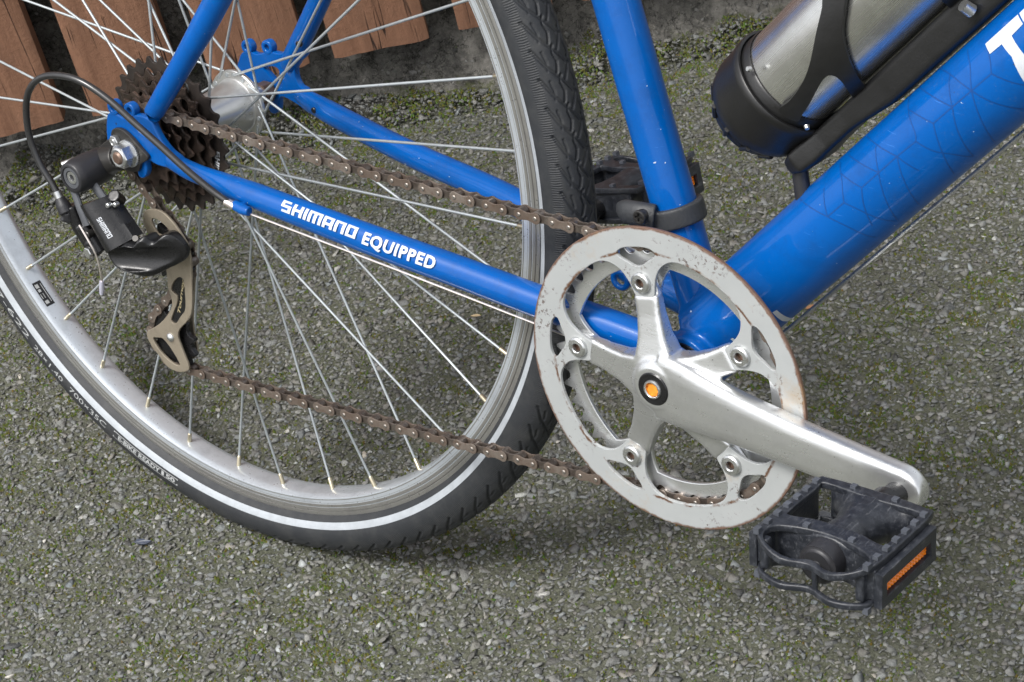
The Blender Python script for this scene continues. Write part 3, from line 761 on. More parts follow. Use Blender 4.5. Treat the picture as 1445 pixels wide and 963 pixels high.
# black clamp band on the seat tube with its cross-head screw
band = group('clamp_band', bike, ST0 + STD * 130)
BC = ST0 + STD * 136.0
def st_ring(r0, r1, h, n=56):
    prof = [(r0, -h), (r1 - .8, -h), (r1, -h + .8), (r1, h - .8), (r1 - .8, h), (r0, h)]
    sx = np.cross(STD, [0, 1, 0]); V, F = [], []
    for i in range(n):
        a = 2 * math.pi * i / n
        for r_, z_ in prof: V.append(BC + STD * z_ + r_ * (math.cos(a) * sx + math.sin(a) * np.array([0, 1., 0])))
    m = len(prof)
    return np.array(V), [[i * m + j, ((i + 1) % n) * m + j, ((i + 1) % n) * m + (j + 1) % m, i * m + (j + 1) % m] for i in range(n) for j in range(m)]
lugp = [(412.2, -17.0, 18.9), (403.8, -20.0, 19.7), (393.9, -19.0, 18.6), (383.4, -15.0, 16.2)]
mesh_mm('band', *melt(join(st_ring(13.5, 18.2, 6.4), tube(cr(lugp, 4, False), [(8.2, 6.)] * 9 + [(8, 5.5), (7, 4.6), (6, 3.4), (5, 2.)], 20, True)), .8, 3), 'band_plastic', band, None, 180)
scp = [(407.6, 21.4)][0]
V, F = plate(circ(scp, 4.6, 28), [[(scp[0] + a, scp[1] + b) for a, b in ((-.7, 2.6), (-.7, .7), (-2.6, .7), (-2.6, -.7), (-.7, -.7), (-.7, -2.6), (.7, -2.6), (.7, -.7), (2.6, -.7), (2.6, .7), (.7, .7), (.7, 2.6))]], -28.4, -26.0, .7)
mesh_mm('screw', *join((V, F), axle(scp, -26.9, -22, 4.2)), 'dark_plate', band)

# ---- rear wheel
wheel = group('rear_wheel', bike, (0, 0, 0))
rim = [(316.5, 9.2), (316.5, 10.6), (315.6, 10.9), (313.2, 10.9), (312.9, 10.15), (312.4, 10.15), (312.1, 10.9), (309.9, 10.9), (309.6, 10.15), (309.1, 10.15), (308.8, 10.9), (306.8, 10.9), (306.5, 10.15), (306.0, 10.15), (305.7, 10.9), (303.4, 10.9), (302.8, 11.4), (302.2, 11.4)]
bevel = [(302.2, 11.4), (301.2, 11.1), (299.8, 8.6), (299.3, 6.4), (299.0, 3), (299.0, 0)]
sidep = [(r_, -y_) for r_, y_ in rim]
mesh_mm('brake_track', *lathe(sidep, n=300), 'rim_brake_track', wheel, None, 30)
mesh_mm('brake_track', *lathe([(r_, -y_) for r_, y_ in sidep][::-1], n=300), 'rim_brake_track', wheel, None, 30)
mesh_mm('rim', *lathe([(316.5, -9.2)] + [(r_ + .02, -y_) for r_, y_ in bevel] + [(r_ + .02, y_) for r_, y_ in bevel[::-1]] + [(316.5, 9.2)], n=300), 'rim_alloy', wheel, None, 30)
# tyre with cut tread
NU, NA = 3072, 96
al = np.concatenate([np.linspace(-141, -66, 14), np.linspace(-64, 64, NA - 28), np.linspace(66, 141, 14)])
P_ = 19.0; nrep = round(2 * math.pi * 347 / P_)
uu = np.arange(NU) * nrep / NU                                     # position in tread repeats
U, A = np.meshgrid(uu, al, indexing='ij')
def seg_d(u, a, p, q):
    """distance in mm from tread point to groove segment p-q; u in repeats, a in degrees"""
    d_ = None
    for sh in (-2, -1, 0, 1, 2):
        px, py = ((u % 1.0) - p[0] + sh) * P_, (a - p[1]) * .331
        qx, qy = (q[0] - p[0]) * P_, (q[1] - p[1]) * .331
        t = np.clip((px * qx + py * qy) / (qx * qx + qy * qy), 0, 1)
        e = np.hypot(px - t * qx, py - t * qy); d_ = e if d_ is None else np.minimum(d_, e)
    return d_
depth = np.zeros_like(U)
def groove(pts, wd, dp, sg=1, shift=0.):
    global depth
    for p, q in zip(pts[:-1], pts[1:]):
        e = seg_d(U, A, (p[0] + shift, sg * p[1]), (q[0] + shift, sg * q[1])); depth = np.maximum(depth, dp * np.clip(1.25 - e / wd, 0, 1))
for sg, sh in ((1, 0.), (-1, .5)):
    groove([(0, -60), (-.6, -42), (-1.05, -22), (-1.4, -6), (-1.7, 6)], 1.05, 1.5, sg, sh)
    groove([(-.02, -15), (-.28, -20), (-.58, -15), (-.92, -21)], .95, 1.6, sg, sh)
    groove([(-.14, -41), (-.50, -37), (-.78, -39)], .8, 1.0, sg, sh)
rt = 18.6
Rr = 330.2 + (rt - depth) * np.cos(np.radians(A)) + np.where(np.abs(A) < 62, .35, 0)
Yy = (rt - depth) * np.sin(np.radians(A)) * np.interp(np.abs(A), [0, 100, 141], [1, 1, .94])
TH = np.repeat((np.arange(NU) * 2 * math.pi / NU)[:, None], NA, 1)
V = np.stack([Rr * np.cos(TH), Yy, Rr * np.sin(TH)], -1).reshape(-1, 3)
I = (np.arange(NU)[:, None] * NA + np.arange(NA - 1)[None]).ravel(); J = (((np.arange(NU) + 1) % NU)[:, None] * NA + np.arange(NA - 1)[None]).ravel()
F4 = np.stack([I, I + 1, J + 1, J], 1)
tme = bpy.data.meshes.new('tyre'); tme.vertices.add(len(V)); tme.vertices.foreach_set('co', (V * .001).astype(np.float32).ravel())
tme.loops.add(F4.size); tme.loops.foreach_set('vertex_index', F4.astype(np.int32).ravel()); tme.polygons.add(len(F4)); tme.polygons.foreach_set('loop_start', np.arange(0, F4.size, 4, dtype=np.int32)); tme.update(calc_edges=True)
finish('tyre', tme, 'tyre_rubber', wheel, (0, 0, 0), 180)
def ty(r_, lift=.15):
    c_ = np.clip((np.asarray(r_) - 330.2) / rt, -1, 1); a_ = np.degrees(np.arccos(c_)); return (rt * np.sin(np.radians(a_)) * np.interp(a_, [0, 100, 141], [1, 1, .94])) + lift
for sg in (-1, 1):
    rs = np.linspace(319.8, 324.8, 6); mesh_mm('reflective_stripe', *lathe([(q, sg * float(ty(q, .22))) for q in rs][::-sg], n=360), 'stripe_reflective', wheel, None, 180)
def tyre_text(s, a0, a1, rbase, size, mat='grey_print', bold=0., box_=False):
    V2, F2, _ = text2d(s, size, bold, (3, 0), 1.0)
    V2[:, 0] = (V2[:, 0] - V2[:, 0].min()) / np.ptp(V2[:, 0]); th = np.radians(a0 + (a1 - a0) * V2[:, 0]); r_ = rbase - V2[:, 1]
    mesh_mm('lettering', np.stack([r_ * np.cos(th), -ty(r_, .2), r_ * np.sin(th)], 1), F2, mat, wheel, None, 180)
tyre_text('37-622', -145.5, -135.3, 332.2, 7.6)
tyre_text('28×1.40', -133.9, -127.2, 332.2, 6.6)
tyre_text('700×35C', -125.6, -117.6, 332.2, 7.2)
tyre_text('E-BIKE READY', -115.0, -106.4, 331.8, 5.6, 'grey_print', .18)
tyre_text('50', -105.2, -103.4, 331.8, 5.6, 'grey_print', .2)
def arc_strip(a0, a1, r0, r1, mat, name, parent=wheel, y=None, n=40):
    th = np.radians(np.linspace(a0, a1, n)); V = []
    for t in th:
        for r_ in (r0, r1): V.append((r_ * math.cos(t), -float(ty(r_, .18)) if y is None else y(r_), r_ * math.sin(t)))
    return mesh_mm(name, V, [[2 * i, 2 * i + 1, 2 * i + 3, 2 * i + 2] for i in range(n - 1)], mat, parent, None, 180)
for a0, a1, r0, r1 in ((-116, -102.9, 326.6, 327.1), (-116, -102.9, 332.6, 333.1), (-116, -115.85, 326.6, 333.1), (-103.1, -102.9, 326.6, 333.1)): arc_strip(a0, a1, r0, r1, 'grey_print', 'printed_frame')
tyre_text('⚡', -106.0, -105.4, 331.8, 5.0) if False else arc_strip(-106.1, -105.6, 327.8, 332, 'grey_print', 'printed_frame', n=3)
# rim label between two spokes
def rim_patch(a0, a1, y0, y1, r_, mat, name):
    th = np.radians(np.linspace(a0, a1, 10)); ys = np.linspace(y0, y1, 3)
    prof = lambda yy: float(np.interp(abs(yy), [0, 3, 6.4, 8.6, 11.1], [299., 299., 299.3, 299.8, 301.2])) - r_
    V = [(prof(yy) * math.cos(t), yy, prof(yy) * math.sin(t)) for t in th for yy in ys]
    return mesh_mm(name, V, [[i * 3 + j, (i + 1) * 3 + j, (i + 1) * 3 + j + 1, i * 3 + j + 1] for i in range(9) for j in range(2)], mat, wheel, None, 180)
NIP0 = -153.815
rim_patch(-141.3, -136.9, -6.6, 1.8, .12, 'satin_black', 'rim_label')
for a0, a1, y0, y1 in ((-140.9, -140.2, -5.6, -2.4), (-140.0, -139.5, -5.4, -2.8), (-139.2, -138.3, -5.6, -5.0), (-139.2, -138.3, -3.2, -2.6), (-137.9, -137.3, -5.6, -2.2), (-140.8, -137.4, -.2, .5)):
    rim_patch(a0, a1, y0, y1, .2, 'grey_print', 'rim_label_print')
# spokes: 36, three-cross, alternating sides; nipples
def spoke_mesh(L):
    me = bpy.data.meshes.new('spoke'); V, F = tube([(0, 0, 0), (0, 0, L)], 1.0, 10)
    me.from_pydata((V * .001).tolist(), [], F); me.update(); me.materials.append(MATS['spoke_steel']); me.polygons.foreach_set('use_smooth', [True] * len(me.polygons)); me.set_sharp_from_angle(angle=.7); return me
nipV, nipF = lathe([(.01, -4), (2.4, -4), (2.35, -1.0), (1.75, .6), (1.65, 8.6), (1.2, 9.4), (.9, 9.6)], n=14)
nme = bpy.data.meshes.new('nipple'); nme.from_pydata((np.stack([nipV[:, 0], -nipV[:, 2], nipV[:, 1]], 1) * .001).tolist(), [], nipF); nme.update(); nme.materials.append(MATS['nipple_brass'])
nme.polygons.foreach_set('use_smooth', [True] * len(nme.polygons)); nme.set_sharp_from_angle(angle=.6)
HUB_R = 23.4
FL = {'L': 33.0, 'R': -21.0}
sme = None
for kk in range(36):
    side, sgn = (('L', -1), ('R', 1), ('L', 1), ('R', -1))[kk % 4]
    th = math.radians(NIP0 + 10 * kk); h = th + sgn * math.radians(62)
    out_ = (1.6 if kk % 8 in (0, 1, 4, 5) else -1.6) * (1 if side == 'L' else -1)
    n_ = np.array([299.6 * math.cos(th), (1.5 if side == 'L' else -1.5), 299.6 * math.sin(th)]); b_ = np.array([HUB_R * math.cos(h), FL[side] + out_, HUB_R * math.sin(h)])
    dv = b_ - n_; L = np.linalg.norm(dv); dv /= L
    if sme is None: sme = spoke_mesh(L - 2)
    for nm, me, at, sc_ in (('spoke', sme, n_ + dv * 3, (L - 3) / (L - 2) if False else 1.0), ('nipple', nme, n_, 1.0)):
        o = bpy.data.objects.new(nm, me); COL.objects.link(o); o.parent = wheel; o.location = Vector(at * .001)
        o.rotation_mode = 'QUATERNION'; o.rotation_quaternion = Vector((0, 0, 1)).rotation_difference(Vector(dv))
        if nm == 'spoke': o.scale = (1, 1, (L - 3) / (np.linalg.norm(np.array([0, 0, 1])) * (sme['L'] if 'L' in sme else L - 2)))
    if 'L' not in sme: sme['L'] = L - 2
# hub
hub = [(.01, 62), (6.5, 62), (6.5, 52), (9, 51), (9, 44), (14.5, 42), (16.5, 36), (26.2, 34.8), (26.8, 34.2), (26.8, 31.8), (26.2, 31.2), (20.8, 30.6), (20.0, 29.6), (19.6, 27.5), (17.6, 12), (16.6, 2), (16.2, -8), (16.4, -16), (17.4, -18.0), (24.5, -19.2), (25.0, -20), (25, -22), (24.5, -22.8), (16, -23.4), (16, -30), (.01, -30)]
mesh_mm('hub_shell', *lathe(hub, n=96), 'hub_alloy', wheel, None, 32)
holes = []
for kk in range(36):
    side, sgn = (('L', -1), ('R', 1), ('L', 1), ('R', -1))[kk % 4]
    if side == 'L':
        h = math.radians(NIP0 + 10 * kk) + sgn * math.radians(62); c_ = (HUB_R * math.cos(h), HUB_R * math.sin(h)); inner = kk % 8 in (0, 1, 4, 5)
        holes.append(lathe([(.01, 30.3), (1.7, 30.4), (1.9, 31.4)], c_, 14) if inner else lathe([(1.2, 30.9), (1.9, 30.75), (1.9, 31.4)], c_, 14))
mesh_mm('spoke_head', *join(*holes), 'spoke_steel', wheel)['kind'] = 'stuff'
mesh_mm('axle', *join(axle((0, 0), -88.2, 84, 4.7, 24, 1.2), axle((0, 0), 56, 66, 8.4, 6, .5)), 'axle_rust', wheel)
mesh_mm('axle_nut', *join(axle((0, 0), -75.6, -86.3, 8.7, 6, .6, True), lathe([(4.5, -86.6), (6.2, -86.9), (7.3, -86.3), (7.3, -85)], n=30)), 'zinc_steel', wheel, None, 25)
mesh_mm('washer', *plate(gear(44, 10.2, 9.6), [circ((0, 0), 4.8, 20)], -77.4, -75.4, .25), 'zinc_steel', wheel, None, 25)
mesh_mm('axle_nut', *axle((0, 0), 72.6, 82, 8.6, 6, .6, True), 'zinc_steel', wheel, None, 25)

# ---- freewheel
fw = group('freewheel', bike, (0, 0, 0))
COGS = [(14, -60.0), (16, -55.0), (18, -50.0), (21, -45.2), (24, -40.4), (28, -35.4)]
for i, (T, yy) in enumerate(COGS):
    rp = 12.7 / 2 / math.sin(math.pi / T); ph = .31 * i
    hs = [circ((0, 0), 16.0, 36)]
    if T >= 18: hs += [circ(((rp - 9 if T < 24 else rp - 11) * math.cos(q), (rp - 9 if T < 24 else rp - 11) * math.sin(q)), 2.6 if T < 24 else 5.0, 12) for q in np.arange(0, 6.28, .5236 if T < 24 else .7854) + i]
    mesh_mm('sprocket', *plate(gear(T, rp + 1.8, rp - 3.0, (0, 0), ph), hs, yy - 1.05, yy + 1.05, .25), 'sprocket_dark' if T == 28 else 'sprocket_steel', fw, None, 30)
mesh_mm('freewheel_body', *lathe([(9, -66), (15.5, -65.5), (15.8, -63), (16.4, -62), (16.4, -32), (9, -31)], n=48), 'sprocket_steel', fw)
V2, F2, _ = block_text('SHIMANO', 4.6, (2, 0)); u_ = (V2[:, 0] - V2[:, 0].min()) / np.ptp(V2[:, 0])
th = np.radians(-4 - 40 * u_); r_ = 45.5 + V2[:, 1]
mesh_mm('lettering', np.stack([r_ * np.cos(th), np.full(len(th), -36.6), r_ * np.sin(th)], 1), F2, 'white_decal', fw, None, 0)

# ---- crankset
crank = group('crankset', bike, (BBX, -52, BBZ))
TAB = [30 + 72 * i for i in range(5)]
prof_in = [(0, 54), (4.5, 54.2), (7.3, 57), (8.3, 64), (10, 71), (12.3, 76), (16, 80.6), (20.5, 83.2), (27, 84), (36, 84)]
inner = []
for tb in TAB:
    for dlt, r_ in [(-q, w_) for q, w_ in prof_in[::-1]] + prof_in[1:-1]: inner.append((BBX + r_ * math.cos(math.radians(tb + dlt)), BBZ + r_ * math.sin(math.radians(tb + dlt))))
inner = cr(inner, 3)
tear = [(-9.0, 86), (-9.6, 83.2), (-6, 79.4), (-2, 76), (2, 75.6), (6, 79), (9.6, 83.2), (9.0, 86), (4.5, 87.6), (-4.5, 87.6)]
tears = [cr([(BBX + r_ * math.cos(math.radians(tb + q)), BBZ + r_ * math.sin(math.radians(tb + q))) for q, r_ in tear], 4) for tb in TAB]
bolth = [circ((BBX + 65 * math.cos(math.radians(tb)), BBZ + 65 * math.sin(math.radians(tb))), 4.6, 16) for tb in TAB]
mesh_mm('chain_guard', *plate(circ((BBX, BBZ), 100.7, 200), [inner] + tears + bolth, -55.2, -52.8, .5), 'chipped_silver_paint', crank, None, 30)
rg = gear(42, 88.2, 81.2, (BBX, BBZ), .02)
rin = []
for tb in TAB:
    for q in np.linspace(-36, 36, 30)[:-1]: rin.append((BBX + (56 + 16.5 * min(1, max(0, (abs(q) - 6.5) / 7)) ** .7) * math.cos(math.radians(tb + q)), BBZ + (56 + 16.5 * min(1, max(0, (abs(q) - 6.5) / 7)) ** .7) * math.sin(math.radians(tb + q))))
mesh_mm('chainring', *plate(rg, [rin], -48.0, -45.2, .5), 'crank_alloy', crank, None, 30)
CA = math.radians(-6.0); CD = np.array([math.cos(CA), 0, math.sin(CA)]); CU = np.array([-math.sin(CA), 0, math.cos(CA)])
PED = BBC + 170 * CD
def crank_solid():
    parts = [lathe([(.01, -66.6), (13.4, -66.6), (16.0, -65.2), (19.5, -61.5), (23, -57), (24, -52), (20, -42), (.01, -42)], (BBX, BBZ), 48)]
    t = np.concatenate([np.linspace(0, 1, 18), 1 + np.array([3, 6, 9, 11.5, 13.2, 14.2]) / 170.])
    arm = [BBC + np.array([0, -60 - 3.2 * min(q, 1), 0]) + CD * 170 * q for q in t]; hw = np.interp(t, [0, .08, .2, .35, .6, .85, 1], [23, 23, 20, 17.2, 15.2, 14.6, 14.6]); ht = np.interp(t, [0, .2, .5, 1, 1.084], [5.8, 7.4, 7.9, 7.2, 6.2]); hw[18:] = np.sqrt(np.maximum(14.6 ** 2 - (170 * (t[18:] - 1)) ** 2, 4.))
    V, F = [], []
    m = 20
    for i in range(24):
        for k_ in range(m):
            a = 2 * math.pi * k_ / m; ex = .55
            cx_, sy_ = math.copysign(abs(math.cos(a)) ** ex, math.cos(a)), math.copysign(abs(math.sin(a)) ** ex, math.sin(a))
            V.append(arm[i] + CU * hw[i] * cx_ + np.array([0, 1., 0]) * ht[i] * sy_)
    F = [[i * m + k_, i * m + (k_ + 1) % m, (i + 1) * m + (k_ + 1) % m, (i + 1) * m + k_] for i in range(23) for k_ in range(m)] + [list(range(m))[::-1], [23 * m + k_ for k_ in range(m)]]
    parts.append((np.array(V), F))
    for tb in TAB:
        d_ = np.array([math.cos(math.radians(tb)), 0, math.sin(math.radians(tb))]); p_ = np.array([-d_[2], 0, d_[0]]); V = []
        for r_, w_, y0, y1 in ((4, 17, -62, -46), (18, 13.8, -61.5, -47), (30, 10.0, -59, -47.5), (44, 8.6, -56.4, -48), (56.2, 8.9, -54.8, -48.2)):
            for sx, yy in ((-1, y0), (-.82, y0 - .9), (.82, y0 - .9), (1, y0), (1, y1), (-1, y1)): V.append(BBC + d_ * r_ + p_ * sx * w_ + np.array([0, yy, 0]))
        for r_ in (56.3, 70.5):
            for sx, yy in ((-1, -52.6), (-.82, -52.6), (.82, -52.6), (1, -52.6), (1, -48.2), (-1, -48.2)): V.append(BBC + d_ * r_ + p_ * sx * (8.4 if r_ < 60 else 6.8) + np.array([0, yy, 0]))
        F = [[i * 6 + k_, i * 6 + (k_ + 1) % 6, (i + 1) * 6 + (k_ + 1) % 6, (i + 1) * 6 + k_] for i in range(6) for k_ in range(6)] + [[5, 4, 3, 2, 1, 0], [36 + k_ for k_ in range(6)]]
        parts.append((np.array(V), F))
    return join(*parts)
mesh_mm('crank_arm', *melt(crank_solid(), .95, 9), 'crank_alloy', crank, None, 180)
bolt_p = [(.01, -53.8), (2.7, -53.8), (2.9, -57.6), (3.4, -58.2), (5.6, -58.0), (6.6, -57.2), (6.8, -55.6), (6.8, -55.0)]
for tb in TAB:
    c_ = (BBX + 65 * math.cos(math.radians(tb)), BBZ + 65 * math.sin(math.radians(tb)))
    b_ = mesh_mm('chainring_bolt', *lathe(bolt_p, c_, 30), 'zinc_steel', crank, None, 30)
    mesh_mm('bolt_socket', *lathe([(.01, -54.0), (2.68, -54.0), (2.72, -56)], c_, 6), 'axle_rust', crank, None, 0)
mesh_mm('dust_ring', *lathe([(6.2, -66.9), (6.4, -67.4), (10.2, -67.5), (10.9, -66.9), (10.9, -65)], (BBX, BBZ), 40), 'satin_black', crank)
mesh_mm('crank_bolt', *lathe([(4.3, -66.7), (4.6, -68.3), (5.0, -68.7), (5.8, -68.6), (6.3, -67.8), (6.3, -66)], (BBX, BBZ), 40), 'zinc_steel', crank)
mesh_mm('bolt_socket', *lathe([(.01, -66.9), (4.3, -66.95), (4.5, -68.1)], (BBX, BBZ), 8), 'orange_rust', crank, None, 20)

# left crank arm and the two pedals
PEDL = BBC - 170 * CD
lc = tube(line_pts(BBC + np.array([0, 58, 0]), PEDL + np.array([0, 63, 0]), 10), [(12.5, 7)] * 10, 20, True, (0, 1, 0))
mesh_mm('left_crank_arm', *melt(join(lc, lathe([(.01, 42), (16, 42), (16, 64), (.01, 66)], (BBX, BBZ), 32), lathe([(.01, 56), (13.5, 56), (13.5, 70), (.01, 70)], (PEDL[0], PEDL[2]), 32)), 1.3, 4), 'crank_alloy', bike, None, 180)

def pedal(parent_name, ctr, sg):
    """platform pedal; built for the right side (sg=-1: axle runs towards -y), mirrored for the left"""
    g = group(parent_name, bike, (ctr[0], sg * 100, ctr[2]))
    def put(name, V, F, mat, sm=38):
        V = np.array(V, float); V[:, 1] = V[:, 1] * (-sg) if sg > 0 else V[:, 1]
        if sg > 0: F = [f[::-1] for f in F]
        return mesh_mm(name, V, F, mat, g, None, sm)
    cx, cz = ctr[0] + 3.5, ctr[2]
    X0, X1, Y0, Y1 = cx - 37, cx + 37, -98, -174
    outl = cr([(X0 + 6, Y0), (cx - 12, Y0 + 1.5), (cx + 12, Y0 + 1.5), (X1 - 6, Y0), (X1 - 1, Y0 - 4), (X1, -135), (X1 - 1, Y1 + 12), (X1 - 8, Y1 + 3), (cx + 15, Y1 - 1), (cx, Y1 + 4.0), (cx - 15, Y1 - 1), (X0 + 8, Y1 + 3), (X0 + 1, Y1 + 12), (X0, -135), (X0 + 1, Y0 - 4)], 4)
    w1 = cr([(X0 + 8, -105), (cx - 20, -103.5), (cx - 13.5, -108), (cx - 10.5, -122), (cx - 14, -136), (cx - 22, -143), (X0 + 8, -145), (X0 + 6.5, -130)], 4)
    w1 = cr([(X0 + 8, -104), (cx, -105), (X1 - 8, -104), (X1 - 6.5, -110), (X1 - 6.5, -138), (X1 - 9, -143), (cx + 14, -139.5), (cx, -139), (cx - 14, -139.5), (X0 + 9, -143), (X0 + 6.5, -138), (X0 + 6.5, -110)], 4)
    w3 = cr([(X0 + 7, -158), (cx - 18, -152), (cx, -149.5), (cx + 18, -152), (X1 - 7, -158), (X1 - 8, -168), (cx + 15, -171.4), (cx, -167), (cx - 15, -171.4), (X0 + 8, -168)], 4)
    for top, z0, z1 in ((True, cz + 11.5, cz + 16.0), (False, cz - 10.5, cz - 6.5)):
        V, F = plate(outl, [w1, w3], z0, z1, 1.0)
        V = np.stack([V[:, 0], V[:, 2], z0 + z1 - V[:, 1]], 1)
        if top: V[:, 2] -= 7.5 * np.clip((-157 - V[:, 1]) / 12, 0, 1) ** 1.3 * np.clip(1 - ((V[:, 0] - cx) / 34) ** 2, 0, 1)
        put('platform', V, [f[::-1] for f in F], 'pedal_plastic')
    # walls: front and rear rails, inner wall, posts at the outer end
    zc = cz + 3.0
    solid = [box((X0 + 2.6, -134, zc), (2.2, 0, 0), (0, 29, 0), (0, 0, 9.5)), box((X1 - 2.6, -134, zc), (2.2, 0, 0), (0, 29, 0), (0, 0, 9.5)), box((cx, -101.3, zc), (27, 0, 0), (0, 1.9, 0), (0, 0, 9.5)),
             tube([(cx, -99, zc), (cx, -104, zc), (cx, -112, zc), (cx, -126, zc), (cx, -138, zc), (cx, -146, zc), (cx, -151, zc)], [(28, 13.0), (24, 13.0), (16, 12.8), (12, 12.4), (15.5, 12.8), (24, 13.0), (17, 12)], 32, True, (0, 0, 1)),
             box((cx - 20, -149, zc), (14, 0, 0), (0, 1.8, 0), (0, 0, 9.5)), box((cx + 20, -149, zc), (14, 0, 0), (0, 1.8, 0), (0, 0, 9.5)),
             box((X0 + 7.5, -165, zc), (2.6, 0, 0), (0, 3, 0), (0, 0, 9.5)), box((X1 - 7.5, -165, zc), (2.6, 0, 0), (0, 3, 0), (0, 0, 9.5)), box((cx + 3, -168, zc - 3), (1.8, 0, 0), (0, 1.8, 0), (0, 0, 8))]
    put('pedal_body', *melt(join(*solid), 1.1, 3), 'pedal_plastic', 180)
    put('end_cap', *lathe([(.01, -162.6), (3, -162.8), (3.4, -162.1), (8.6, -162.1), (9.2, -161), (9.8, -160.6), (11.4, -160.6), (11.8, -159), (12, -148)], (cx, cz + 2.5), 32), 'black_plastic')
    put('spindle', *lathe([(.01, -69), (7.2, -70), (7.2, -80), (9.5, -81), (9.5, -88), (7, -89), (7, -100)], (ctr[0], cz), 24), 'satin_black')
    for xe in (X0 + 3.4, X1 - 3.4):
        for i in range(7):
            yy = -106.5 - i * 10
            for zt, s_ in ((cz + 16.4, 1), (cz - 10.8, -1)):
                put('grip_stud', *box((xe, yy, zt), (1.7, .0, 0), (0, 1.9, 0), (0, 0, 1.8)), 'worn_plastic', 0)
    for xe, yy in ((cx - 13, -100.5), (cx + 13, -100.5), (cx - 14, -148.5), (cx + 14, -148.5)): put('grip_stud', *box((xe, yy, cz + 16.2), (1.7, 0, 0), (0, 1.7, 0), (0, 0, 1.6)), 'worn_plastic', 0)
    for xs, xf in ((1, X1), (-1, X0)):
        V, F = plate([(-106, cz - 9.5), (-164, cz - 9.5), (-164, cz + 11.5), (-106, cz + 11.5)], [[(-112, cz - 3.5), (-158.5, cz - 3.5), (-158.5, cz + 4.5), (-112, cz + 4.5)]], -2.6, 2.6, .7)
        V = np.stack([xf + xs * 1.8 + V[:, 1] * xs, V[:, 0], V[:, 2]], 1); put('reflector_housing', V, F if xs < 0 else F, 'pedal_plastic')
        V, F = [], []
        nyy, nzz = 16, 4
        for i in range(nyy):
            for j in range(nzz):
                y0 = -112 - 46.5 * i / nyy; y1 = -112 - 46.5 * (i + 1) / nyy; za = cz - 3.5 + 8 * j / nzz; zb = cz - 3.5 + 8 * (j + 1) / nzz; b0 = len(V)
                V += [(xf + xs * .9, y0, za), (xf + xs * .9, y1, za), (xf + xs * .9, y1, zb), (xf + xs * .9, y0, zb), (xf + xs * 2.2, (y0 + y1) / 2, (za + zb) / 2)]
                F += [[b0, b0 + 1, b0 + 4], [b0 + 1, b0 + 2, b0 + 4], [b0 + 2, b0 + 3, b0 + 4], [b0 + 3, b0, b0 + 4]]
        put('reflector', V, F, 'orange_reflector', 0)
    return g
pr = pedal('pedal', PED, -1)
pl_ = pedal('pedal', PEDL + np.array([6., 0, 0]), 1); pl_.rotation_euler = (0, math.radians(-11), 0); pl_.location.z += .003

# ---- rear derailleur
rdl = group('rear_derailleur', bike, (-30, -75, -14))
hp = cr([(-15.8, 14.1), (-10.8, 16.6), (-3.5, 16.4), (6.3, 10.8), (12.5, 5.6), (18.4, 0.9), (16.2, -2.7), (9.9, -6.6), (5.7, -12.9), (-0.6, -14.7), (-8.8, -15.3), (-29.0, -18.9), (-37.6, -16.8), (-40.3, -8.5), (-28.3, 1.4), (-19.5, 7.5)], 4)
mesh_mm('hanger_plate', *plate(hp, [], -75.4, -72.4, .7), 'dark_plate', rdl)
sc2 = [(-11.8, 7.5)][0]
mesh_mm('hanger_screw', *join(axle(sc2, -75, -79.2, 4.4, 6, .6, True), axle(sc2, -79.0, -79.7, 2.2)), 'zinc_steel', rdl, None, 25)
KB = np.array([-31., 0, -14.5])
kn = lathe([(.01, -73), (10.5, -73), (12.6, -76), (13.0, -88), (12.4, -100), (11.2, -105.6), (10.4, -106.3), (8.4, -106.3), (8.2, -104.6), (.01, -104.6)], (KB[0], KB[2]), 48)
mesh_mm('upper_knuckle', *kn, 'black_plastic', rdl, None, 45)
mesh_mm('pivot_ring', *lathe([(5.2, -104.7), (5.4, -105.7), (7.9, -105.7), (8.1, -104.7)], (KB[0], KB[2]), 36), 'grey_paint', rdl)
mesh_mm('pivot_bolt', *lathe([(.01, -104.2), (2.2, -104.2), (2.5, -105.2), (4.6, -105.2), (4.9, -104.6)], (KB[0], KB[2]), 30), 'zinc_steel', rdl)
mesh_mm('knuckle_neck', *melt(join(tube([(-26.3, -76.0, -11.4), (-12.7, -75.0, -5.8)], [11, 9], 24), axle((KB[0], KB[2]), -72.8, -79, 12, 32)), .9, 3), 'dark_plate', rdl, None, 180)
# parallelogram: back link, bracket arms, curved outer cover, pivots
mesh_mm('link_arm', *tube([(-36.3, -101.0, -26.1), (-31.7, -102.0, -37.4), (-26.6, -102.0, -51.2)], [(3.4, 2.6), (3.2, 2.6), (4.2, 2.6)], 12, True), 'grey_paint', rdl, None, 30)
mesh_mm('link_arm', *tube([(-22.7, -93.0, -23.0), (-16.7, -93.0, -29.4), (-12.0, -92.0, -37.0)], [(4.2, 2.4), (4., 2.4), (4.6, 2.4)], 12, True), 'grey_paint', rdl, None, 30)
mesh_mm('pivot_boss', *melt(join(tube([(-11.4, -93.0, -35.9), (-13.2, -82.0, -36.6)], 5.8, 20), tube([(-7.1, -90.0, -28.5), (-10.2, -82.0, -36.5)], 4.6, 18)), .7, 3), 'satin_black', rdl, None, 180)
for q in ([(-6.6, -93.5, -33.6)][0], [(-3.1, -90.0, -33.6)][0]): mesh_mm('pivot_pin', *axle((q[0], q[2]), q[1] - 4.4, q[1], 1.9, 16, .5), 'zinc_steel', rdl)
